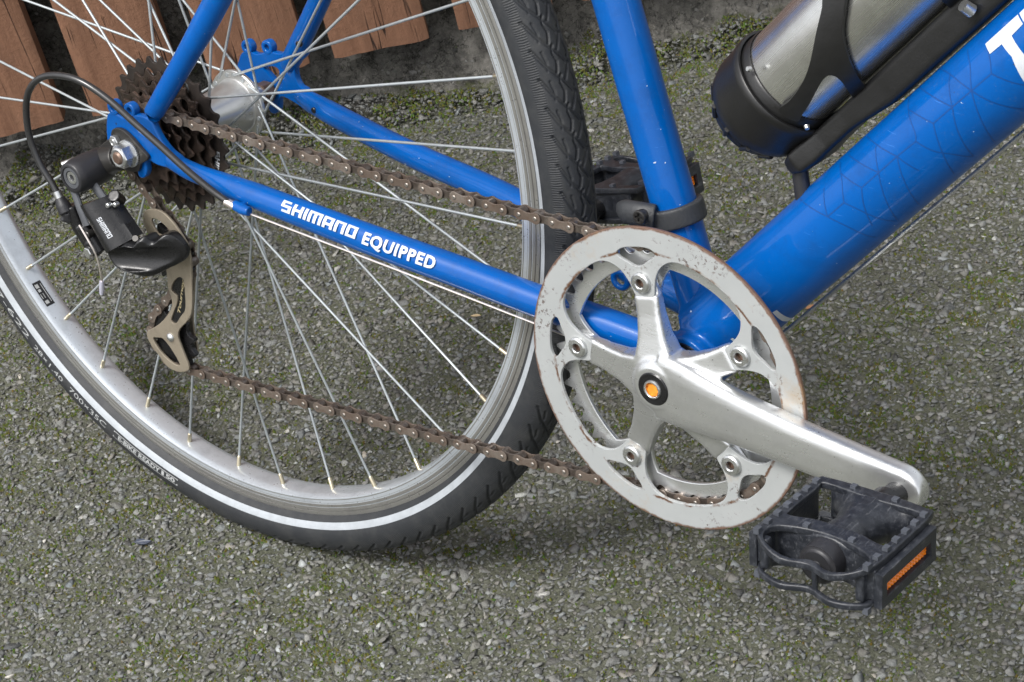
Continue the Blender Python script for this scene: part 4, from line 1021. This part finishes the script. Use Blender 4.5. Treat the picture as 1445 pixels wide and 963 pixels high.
# outer cover: bowed plate between four corners
cvq = [(-28.7, -103.0, -35.8), (-12.1, -93.0, -28.9), (11.6, -93.0, -56.1), (-8.4, -103.0, -68.9)]
c00, c10, c11, c01 = (np.array(q) for q in cvq)
V, nu_, nv_ = [], 17, 14
for i in range(nu_):
    for j in range(nv_):
        u, v = j / (nv_ - 1), i / (nu_ - 1)
        p_ = (c00 * (1 - u) + c10 * u) * (1 - v) + (c01 * (1 - u) + c11 * u) * v
        V.append(p_ + np.array([0, -1, 0]) * (7.5 * math.sin(math.pi * min(1, u * 1.05)) ** .8))
Fq = [[i * nv_ + j, (i + 1) * nv_ + j, (i + 1) * nv_ + j + 1, i * nv_ + j + 1] for i in range(nu_ - 1) for j in range(nv_ - 1)]
Bq = [(i * nv_, (i + 1) * nv_) for i in range(nu_ - 1)] + [(i * nv_ + nv_ - 1, (i + 1) * nv_ + nv_ - 1) for i in range(nu_ - 1)] + [(j, j + 1) for j in range(nv_ - 1)] + [((nu_ - 1) * nv_ + j, (nu_ - 1) * nv_ + j + 1) for j in range(nv_ - 1)]
V = np.array(V)
mesh_mm('body_cover', *thicken(V, np.tile([0, 1., 0], (len(V), 1)), Fq, Bq, 9.0), 'satin_black', rdl, None, 40)
V2, F2, _ = block_text('SHIMANO', 3.0, (1.2, 1.2), 1.1)
V2[:, 0] = (V2[:, 0] - V2[:, 0].min()) / np.ptp(V2[:, 0])
def cover_pt(u, v): return (c00 * (1 - u) + c10 * u) * (1 - v) + (c01 * (1 - u) + c11 * u) * v + np.array([0, -1, 0]) * (7.5 * math.sin(math.pi * min(1, max(0, u * 1.05))) ** .8 + .25)
mesh_mm('lettering', [cover_pt(.56 + .045 * q[1], .34 + .44 * q[0]) for q in V2], F2, 'white_decal', rdl, None, 0)
# lower knuckle, an arm bending in towards the cage
lk = cr([(-8.1, -97.0, -67.8), (2.7, -97.0, -73.1), (19.4, -94.0, -73.2), (32.7, -86.0, -70.0), (36.0, -76.0, -66.0), (31.7, -69.0, -65.9)], 4, False)
lkr = [(np.interp(i, [0, 4, 8, 12, 16, 20], [7, 8.8, 10, 10.4, 9.8, 8.8]), np.interp(i, [0, 6, 12, 20], [6.5, 8, 8.5, 8])) for i in range(len(lk))]
lko = cr([(-12.8, -99.0, -68.7), (-5.2, -98.7, -63.2), (8.6, -98.2, -58.5), (15.7, -96.6, -58.7), (19.3, -95.0, -54.1), (23.5, -92.5, -52.5), (26.2, -90.2, -56.1), (29.6, -88.0, -56.1), (34.9, -85.3, -51.6), (39.8, -81.9, -52.4), (43.8, -78.9, -56.5), (46.3, -76.8, -62.3), (45.6, -76.5, -68.0), (40.3, -78.9, -74.4), (31.5, -83.9, -79.4), (23.6, -88.3, -84.0), (16.1, -92.7, -85.6), (8.8, -97.7, -83.1), (-3.5, -98.5, -81.8), (-10.4, -98.8, -77.1)], 3)
LKT = [list(t) for t in tessellate_polygon([[Vector((q[0], q[2], 0)) for q in lko]])]; nl = len(lko)
lu = (lko[:, 0] - lko[:, 0].min()) / np.ptp(lko[:, 0]); LKB = lko + np.outer(np.interp(lu, [0, .4, 1], [15, 14, 4]), [0, 1., 0]); cc_ = lko.mean(0)
LKI = lko + (cc_ - lko) * np.array([.14, 0, .2]) + np.array([0, -3.2, 0])
LKV = np.concatenate([LKI, lko, LKB]); LKF = LKT + [[i + 2 * nl for i in t[::-1]] for t in LKT] + [[i + o_, (i + 1) % nl + o_, (i + 1) % nl + o_ + nl, i + o_ + nl] for i in range(nl) for o_ in (0, nl)]
mesh_mm('lower_knuckle', *melt(join((LKV, LKF), axle((lk[-1][0] - 5, lk[-1][2]), -80, -67, 9.5, 32)), .7, 4), 'satin_black', rdl, None, 180)
for q in ([(11.6, -90.0, -58.4), (13.4, -86.0, -60.6)]): mesh_mm('limit_screw', *tube([np.array(q), np.array(q) + np.array([2.5, -4, 3])], 2.2, 14), 'dark_plate', rdl)
# cage plates
cg = cr([(-6.2, -51.7), (-2.4, -47.8), (4.7, -45.4), (15.0, -45.4), (25.4, -51.9), (33.4, -61.2), (36.9, -67.6), (37.7, -78.5), (35.3, -97.0), (31.4, -118.4), (25.6, -128.5), (12.1, -142.7), (14.0, -155.9), (18.5, -168.8), (15.5, -173.5), (6.2, -176.7), (-5.0, -175.8), (-13.6, -168.0), (-21.9, -158.9), (-23.3, -152.4), (-19.8, -148.6), (-10.6, -142.7), (-0.5, -134.3), (9.4, -122.2), (10.6, -113.3), (8.8, -106.3), (9.6, -94.7), (8.4, -82.0), (0.6, -73.1), (-3.7, -68.4), (-7.1, -59.7)], 4)
h1 = cr([(1.7, -55.2), (6.0, -52.3), (13.2, -54.6), (19.3, -58.8), (14.2, -64.1), (8.2, -64.6), (4.9, -62.9)], 4)
h2 = cr([(13.9, -103.1), (18.7, -97.6), (23.4, -94.8), (26.4, -95.8), (26.9, -99.1), (24.5, -119.0), (18.0, -127.5), (10.9, -135.4), (6.7, -133.9), (10.9, -125.9), (15.9, -117.7), (17.4, -111.6), (12.1, -108.3)], 3)
h3 = cr([(-17.0, -155.2), (-11.1, -152.8), (-5.3, -152.5), (2.1, -159.1), (8.8, -170.0), (-0.1, -170.3), (-11.4, -163.7)], 4)
mesh_mm('cage_plate', *plate(cg, [h1, h2, h3], -66.8, -64.8, .5), 'bronze_steel', rdl, None, 40)
mesh_mm('cage_inset', *plate(h2, [], -65.4, -64.4, .1), 'satin_black', rdl)
V2, F2, _ = text2d('Tourney', 7.0, .05, None, .9, .2); V2[:, 0] = (V2[:, 0] - V2[:, 0].min()) / np.ptp(V2[:, 0])
ta, tb_ = np.array([(16.3, -126.8)][0]), np.array([(26.6, -96.9)][0]); tdir = (tb_ - ta); tnr = np.array([-tdir[1], tdir[0]]) / np.linalg.norm(tdir)
mesh_mm('lettering', [(ta[0] + tdir[0] * q[0] + tnr[0] * q[1] * .55, -65.6, ta[1] + tdir[1] * q[0] + tnr[1] * q[1] * .55) for q in V2], F2, 'gold_print', rdl, None, 0)
GP = (9.0, -82.0); TP = (-1.0, -153.5)
inner_cg = cr([(GP[0] - 9, GP[1] + 12), (GP[0] + 6, GP[1] + 14), (GP[0] + 16, GP[1] + 2), (GP[0] + 14, GP[1] - 16), (TP[0] + 14, TP[1] + 14), (TP[0] + 14, TP[1] - 12), (TP[0] + 2, TP[1] - 20), (TP[0] - 12, TP[1] - 8), (TP[0] - 8, TP[1] + 12), (GP[0] - 6, GP[1] - 18)], 4)
mesh_mm('cage_plate', *plate(inner_cg, [], -51.8, -50.2, .4), 'bronze_steel', rdl)
for c_, yy in ((GP, -59), (TP, -59)):
    mesh_mm('jockey_wheel', *plate(gear(11, 23.4, 18.6, c_, .2), [circ(c_, 3, 16)], yy - 2.0, yy + 2.0, .5), 'satin_black', rdl, None, 30)
tb2 = [(3.4, -148.5)][0]
mesh_mm('cage_bolt', *lathe([(.01, -69.2), (1.6, -69.0), (3.1, -68.1), (3.6, -67), (3.6, -66)], tb2, 24), 'zinc_steel', rdl, None, 180)
# barrel adjuster, pinch bolt, cable tail
ba = np.array([(-51.9, -104.0, -29.4), (-50.0, -104.0, -34.0), (-44.8, -104.0, -44.5), (-43.8, -103.0, -51.3)])
mesh_mm('adjuster_ferrule', *tube([ba[0], ba[1]], 3.3, 18), 'zinc_steel', rdl)
mesh_mm('barrel_adjuster', *melt(join(tube([ba[1], ba[1] * .5 + ba[2] * .5, ba[2]], [3.6, 5.2, 5.6], 20), tube([ba[2], ba[3]], [4.2, 3.6], 16), tube([ba[2], ba[2] + np.array([-2, -3, -6])], 2.4, 12)), .6, 2), 'black_plastic', rdl, None, 180)
mesh_mm('back_link', *melt(join(tube([(-43.8, -100.0, -40.2), (-40.6, -98.0, -55.8), (-31.5, -98.0, -69.5)], [5.5, 6, 5], 16), tube([(-33.2, -100.0, -53.4), (-21.6, -98.0, -72.8)], [6, 6.5], 16), tube([(-27.5, -103.0, -63.2), (-21.6, -99.0, -74.0)], [4, 4], 14)), .8, 3), 'satin_black', rdl, None, 180)
pb = [(-25.5, -105.0, -70.9)][0]; pc = [(-25.5, -103.0, -57.8)][0]
mesh_mm('pinch_bolt', *axle((pb[0], pb[2]), -107.5, -99, 4.0, 6, .5, True), 'zinc_steel', rdl, None, 25)
mesh_mm('limit_screw', *axle((pc[0], pc[2]), -105.5, -98, 3.2, 16), 'dark_plate', rdl, None, 25)
ns_ = [(-48.2, -98.0, -10.6)][0]; mesh_mm('tension_screw', *tube([np.array(ns_), np.array(ns_) + np.array([7, 8, 3])], [2.6, 2.0], 14), 'zinc_steel', rdl)
mesh_mm('cable_tail', *tube(cr([(-31.5, -105.0, -51.1), (-21.0, -107.0, -61.3), (-17.0, -106.0, -71.9), (-16.6, -105.0, -85.1), (-18.7, -104.0, -94.4)], 5, False), .75, 8), 'wire_steel', rdl)
mesh_mm('cable_cap', *tube([(-18.4, -104.0, -92.7), (-19.4, -104.0, -98.0), (-20.9, -104.0, -103.5)], [1.7, 1.9, 1.5], 12), 'lilac_cap', rdl)

# ---- gear cable: housing loop and bare wire under the stay
hs_ = cr([(100.0, -75.0, -19.3), (85.1, -79.0, -9.9), (66.6, -84.0, 4.4), (47.9, -88.0, 19.8), (30.3, -92.0, 34.0), (10.8, -96.0, 49.3), (-8.5, -100.0, 59.6), (-26.5, -103.0, 62.1), (-44.4, -105.0, 58.6), (-58.5, -106.0, 48.6), (-67.0, -106.0, 33.3), (-69.5, -106.0, 11.4), (-64.4, -105.0, -9.7), (-55.9, -104.0, -23.7), (-52.1, -104.0, -30.0)], 8, False)
mesh_mm('cable_housing', *tube(hs_, 2.45, 16), 'cable_black', bike, None, 60)
mesh_mm('housing_ferrule', *tube([(93.8, -76.5, -16.4), (100.6, -75.0, -19.4)], 2.9, 16), 'wire_steel', bike)
mesh_mm('gear_wire', *tube([(111.0, -73.0, -22.9), (230.3, -58.0, -43.3), (334.6, -44.0, -62.6), (370.9, -38.0, -70.2)], .75, 8), 'wire_steel', bike)
mesh_mm('brake_hose', *tube(cr([DT0 + DTD * t + DTN * -29.5 + np.array([0, 3, 0]) for t in (-30, 40, 120, 200, 420)], 4, False), 1.3, 8), 'zinc_steel', bike)

# ---- chain: every link its own piece
cy_r, cy_f = -60.0, -46.6
CR14 = 12.7 / 2 / math.sin(math.pi / 14); R42 = 12.7 / 2 / math.sin(math.pi / 42)
def ext_tan(c0, r0, c1, r1, sgn0, sgn1):
    """tangent points between two circles; sgn = +1 keeps the circle on the left of travel"""
    c0, c1 = np.array(c0, float), np.array(c1, float); dv = c1 - c0; D = np.linalg.norm(dv); a = math.atan2(dv[1], dv[0])
    s = (sgn0 * r0 - sgn1 * r1) / D; b = math.asin(s)
    nrm = lambda: np.array([math.sin(a + b), -math.cos(a + b)])
    return c0 + nrm() * r0 * sgn0, c1 + nrm() * r1 * sgn1
circles = [((BBX, BBZ), R42, 1, cy_f), ((0., 0.), CR14, 1, cy_r), (GP, 21.0, -1, cy_r + 1), (TP, 23.0, 1, cy_r + 1)]
# travel: ring top -> cog top (leftwards) -> cog rear and bottom -> guide wheel front -> tension wheel rear -> ring bottom
path = []
m = len(circles); tans = []
for i in range(m):
    (c0, r0, s0, y0), (c1, r1, s1, y1) = circles[i], circles[(i + 1) % m]
    tans.append(ext_tan(c0, r0, c1, r1, s0, s1))
for i in range(m):
    c, r_, s_, yy = circles[i]; pin = tans[i - 1][1]; pout = tans[i][0]
    a0 = math.atan2(pin[1] - c[1], pin[0] - c[0]); a1 = math.atan2(pout[1] - c[1], pout[0] - c[0])
    while s_ > 0 and a1 < a0: a1 += 2 * math.pi
    while s_ < 0 and a1 > a0: a1 -= 2 * math.pi
    for t in np.linspace(0, 1, max(3, int(abs(a1 - a0) * r_ / 1.0))): path.append((c[0] + r_ * math.cos(a0 + (a1 - a0) * t), yy, c[1] + r_ * math.sin(a0 + (a1 - a0) * t)))
    q = tans[i][1]; y2 = circles[(i + 1) % m][3]; p0 = np.array([pout[0], yy, pout[1]]); p1 = np.array([q[0], y2, q[1]]); L = np.linalg.norm(p1 - p0)
    sag = 3.0 if i == 3 else (1.6 if i == 0 else 0)
    for t in np.linspace(0, 1, max(3, int(L)))[1:-1]: path.append(tuple(p0 + (p1 - p0) * t + np.array([0, 0, -4 * sag * t * (1 - t)])))
path = np.array(path + [path[0]]); L = np.concatenate([[0], np.cumsum(np.linalg.norm(np.diff(path, axis=0), axis=1))])
npin = 2 * round(L[-1] / 12.7 / 2); ss = np.arange(npin) * L[-1] / npin
pins = np.stack([np.interp(ss, L, path[:, k_]) for k_ in range(3)], 1)
def link_outline(r_, waist, n=9):
    o_ = []
    for a in np.linspace(-125, 125, n): o_.append((6.35 + r_ * math.cos(math.radians(a)), r_ * math.sin(math.radians(a))))
    o_.append((0, waist))
    for a in np.linspace(55, 305, n): o_.append((-6.35 + r_ * math.cos(math.radians(a)), r_ * math.sin(math.radians(a))))
    o_.append((0, -waist)); return o_
def link_mesh(outer):
    if outer:
        pr_ = [plate(link_outline(3.95, 2.5), [], s_ * 3.35 - .55, s_ * 3.35 + .55, .22) for s_ in (-1, 1)]
        body = join(*pr_); pin = join(*[lathe([(.01, -4.5), (1.0, -4.5), (1.5, -4.15), (1.5, 4.15), (1.0, 4.5), (.01, 4.5)], (sx * 6.35, 0), 12) for sx in (-1, 1)])
        mats = ('chain_plate', 'pin_steel')
    else:
        pr_ = [plate(link_outline(4.0, 2.6), [], s_ * 2.2 - .55, s_ * 2.2 + .55, .22) for s_ in (-1, 1)]
        body = join(*pr_); pin = join(*[lathe([(2.6, -1.65), (3.87, -1.6), (3.87, 1.6), (2.6, 1.65)], (sx * 6.35, 0), 14) for sx in (-1, 1)])
        mats = ('chain_inner', 'chain_inner')
    V, F = join(body, pin); me = bpy.data.meshes.new('chain_link'); me.from_pydata((V * .001).tolist(), [], F); me.update()
    for m_ in mats: me.materials.append(MATS[m_])
    mi = np.zeros(len(F), np.int32); mi[len(body[1]):] = 1; me.polygons.foreach_set('material_index', mi)
    me.polygons.foreach_set('use_smooth', [True] * len(F)); me.set_sharp_from_angle(angle=.6); return me
chain = group('chain', bike, (200, -52, 15))
LK = [link_mesh(True), link_mesh(False)]
for i in range(npin):
    a, b = pins[i], pins[(i + 1) % npin]; md = (a + b) / 2; dv = b - a
    o = bpy.data.objects.new('chain_link', LK[i % 2]); COL.objects.link(o); o.parent = chain; o.location = Vector((md - np.array([200, -52, 15])) * .001)
    o.rotation_euler = (0, -math.atan2(dv[2], dv[0]), 0)

# ---- bottle cage (bolted to the down tube) and the bottle standing in it
OFF = 79.0; BR = 31.0
cage = group('bottle_cage', bike, DT0 + DTN * OFF + DTD * 100)
def ax_pt(t, nn=0., yy=0.): return DT0 + DTD * t + DTN * (OFF + nn) + np.array([0, yy, 0.])
def ax_lathe(prof, n=64, off=0.):
    V, F, m_ = [], [], len(prof)
    for k_ in range(n):
        a = 2 * math.pi * k_ / n
        for r_, t in prof: V.append(ax_pt(t) + r_ * (math.cos(a) * DTN + math.sin(a) * np.array([0, -1., 0])))
    return np.array(V), [[k_ * m_ + j, ((k_ + 1) % n) * m_ + j, ((k_ + 1) % n) * m_ + j + 1, k_ * m_ + j + 1] for k_ in range(n) for j in range(m_ - 1)]
mesh_mm('cup', *ax_lathe([(.01, 77), (22, 77), (28.5, 79), (32.5, 84), (34.6, 91), (35.2, 108), (35.9, 109.4), (35.9, 113.5), (35.2, 114.5), (33.8, 114.5), (33.6, 111.5), (32.6, 111), (32.4, 120), (31.6, 121), (31.3, 84), (.01, 82)]), 'cage_plastic', cage, None, 40)
mesh_mm('cup_foot', *ax_lathe([(.01, 70), (21, 70.5), (23.5, 72), (25, 76), (26, 80), (.01, 80)]), 'cage_plastic', cage, None, 40)
for a_ in range(0, 360, 30): mesh_mm('foot_rib', *tube([ax_pt(73) + 24.4 * (math.cos(math.radians(a_)) * DTN + math.sin(math.radians(a_)) * np.array([0, -1., 0])), ax_pt(82) + 31.2 * (math.cos(math.radians(a_)) * DTN + math.sin(math.radians(a_)) * np.array([0, -1., 0]))], 1.6, 8), 'cage_plastic', cage)
sp_t = [84, 92, 102, 115, 135, 165, 240, 400]
sp_n = [-38, -39, -39.5, -39.5, -39.5, -41.5, -41.8, -41.8]
V, F = melt(tube([ax_pt(t, q) for t, q in zip(sp_t, sp_n)], [(5, 14), (7.5, 17), (8, 15.5), (7.2, 13), (7.2, 11.5), (9.6, 11), (9.9, 11), (9.9, 11)], 28, True, (0, 1, 0), .35), 1.0, 2)
mesh_mm('spine', V, F, 'cage_plastic', cage, None, 180)
def cage_strip(name, pts, holes=(), r=32.4, th=3.0):
    k_ = r * math.pi / 180
    V2, F2, B2 = flat_mesh([(t, a * k_) for t, a in pts], [[(t, a * k_) for t, a in h_] for h_ in holes], (0, 2.2)); V2[:, 1] /= k_
    P, nr = dt_map(V2, 0., OFF, r); return mesh_mm(name, *thicken(P, nr, F2, B2, th), 'cage_plastic', cage, None, 40)
yk = cr([(120.6, 112.0), (129.3, 112.3), (140.0, 110.5), (150.8, 105.9), (161.6, 98.1), (175.0, 85.1), (187.3, 72.0), (194.5, 58.4), (207.7, 71.9), (199.0, 86.8), (187.4, 101.9), (179.3, 117.3), (170.4, 137.0), (158.7, 167.3), (154.0, 186.5), (149.1, 186.4), (141.9, 186.4), (138.5, 186.7), (151.7, 156.2), (160.8, 132.8), (161.1, 122.4), (156.9, 119.5), (148.1, 122.4), (136.6, 127.6), (126.6, 130.8), (120.0, 132.2)], 3)
cage_strip('arm', [tuple(q) for q in yk])
# the wrap of the upper arm further up the spine
ua = cr([(242.0, 138.7), (236.0, 154.1), (225.9, 186.8), (229.3, 186.4), (236.1, 186.2), (243.5, 186.2), (249.6, 186.7), (258.3, 136.2)], 3)
cage_strip('arm', [tuple(q) for q in ua])
for q in ([(123.0, 65.2)][0], [(120.3, 142.8)][0]):
    p_, nr = dt_map([q], 3.2, OFF, 33.2); mesh_mm('cup_rivet', *tube([p_[0], p_[0] + nr[0] * 1.8], [1.8, 1.3], 12), 'zinc_steel', cage)
cs = [(619.4, -14.0, 180.5)][0]
mesh_mm('cage_bolt', *tube([np.array(cs), np.array(cs) + np.array([-3, -4, 4])], [3.8, 3.4], 18), 'zinc_steel', cage, None, 30)
pg = [(508.8, -6.0, 70.7), (509.1, -6.0, 61.0), (511.0, -6.0, 48.0)]
mesh_mm('rubber_peg', *tube([np.array(q) for q in pg], [4.6, 4.9, 4.9], 20), 'black_plastic', cage)

bottle = bpy.data.objects.new('bottle', None); COL.objects.link(bottle)
tag(bottle, 'brushed stainless steel drinking bottle held in the black cage', 'bottle')
RX = Matrix.Rotation(-LEAN, 3, 'X')
bl = RX @ Vector((ax_pt(80) - CONTACT) * .001)
bdir = RX @ Vector(DTD)
bottle.location = bl; bottle.rotation_mode = 'QUATERNION'; bottle.rotation_quaternion = Vector((0, 0, 1)).rotation_difference(bdir)
def spin(name, prof, mat, n=96):
    V, F = lathe(prof, n=n); me = bpy.data.meshes.new(name); me.from_pydata((np.stack([V[:, 0], -V[:, 2], V[:, 1]], 1) * .001).tolist(), [], F); me.update()
    return finish(name, me, mat, bottle, None, 35)
spin('bottle_body', [(.01, .5), (27, .5), (30, 2), (BR, 6), (BR, 165), (30, 172), (24, 184), (21, 190), (21, 198), (.01, 198)], 'brushed_steel')
spin('bottle_cap', [(.01, 226), (20, 226), (23.5, 223), (23.5, 199), (21, 198)], 'black_plastic')

# ------------------------------------------------------------------ small litter on the ground
def shard(name, at, outl, h, rz, tilt, mat, label, cat):
    V2, F2, B2 = flat_mesh(outl); n_ = len(V2); r_ = np.random.default_rng(len(name))
    z = .35 * np.sin(V2[:, 0] * .5) * h
    P = np.column_stack([V2, z]); V, F = thicken(P, np.tile([0, 0, 1.], (n_, 1)), F2, B2, h)
    me = bpy.data.meshes.new(name); me.from_pydata((V * .001).tolist(), [], F); me.update()
    o = finish(name, me, mat, None, None, 0); o.location = (at[0], at[1], .0022); o.rotation_euler = (tilt, tilt * .6, rz); return tag(o, label, cat)
shard('plastic_shard', [(-0.0796, -0.064, 0.002)][0], [(-6.5, -1), (-5, 2.4), (0, 3), (3, 1.6), (7.5, 1.2), (5, -2), (0, -2.4)], 1.4, .5, .16, 'blue_slate', 'small dark bluish shard lying left of the tyre', 'shard')
shard('seed_husk', [(-0.3085, 0.5341, 0.003)][0], cr([(-5, 0), (-3, 2.2), (2, 2.4), (5.5, .4), (3, -1.8), (-2, -2)], 3), 2.2, .4, .2, 'seed_husk', 'pale beige seed husk at the foot of the wall', 'husk')
shard('petal', [(-0.1574, 0.6762, 0.004)][0], cr([(-2.6, 0), (-1, 2), (2, 1.4), (2.6, -.6), (0, -1.6)], 3), 1.0, .2, .4, 'red_petal', 'tiny red petal in the moss behind the tyre', 'petal')
shard('dry_leaf_scrap', [(0.2665, 0.4027, 0.003)][0], cr([(-4, -1), (-2, 1.4), (2, 1.8), (4.4, .4), (1, -1)], 3), .8, .9, .2, 'dry_leaf', 'small orange brown leaf scrap below the down tube', 'leaf scrap')
shard('dry_leaf_scrap', [(-0.0023, 0.2842, 0.003)][0], cr([(-4.4, -.6), (-1, 1.2), (3, 1.2), (4.4, 0), (0, -1)], 3), .8, .4, .2, 'seed_husk', 'thin pale leaf scrap between the spokes near the chainring', 'leaf scrap')
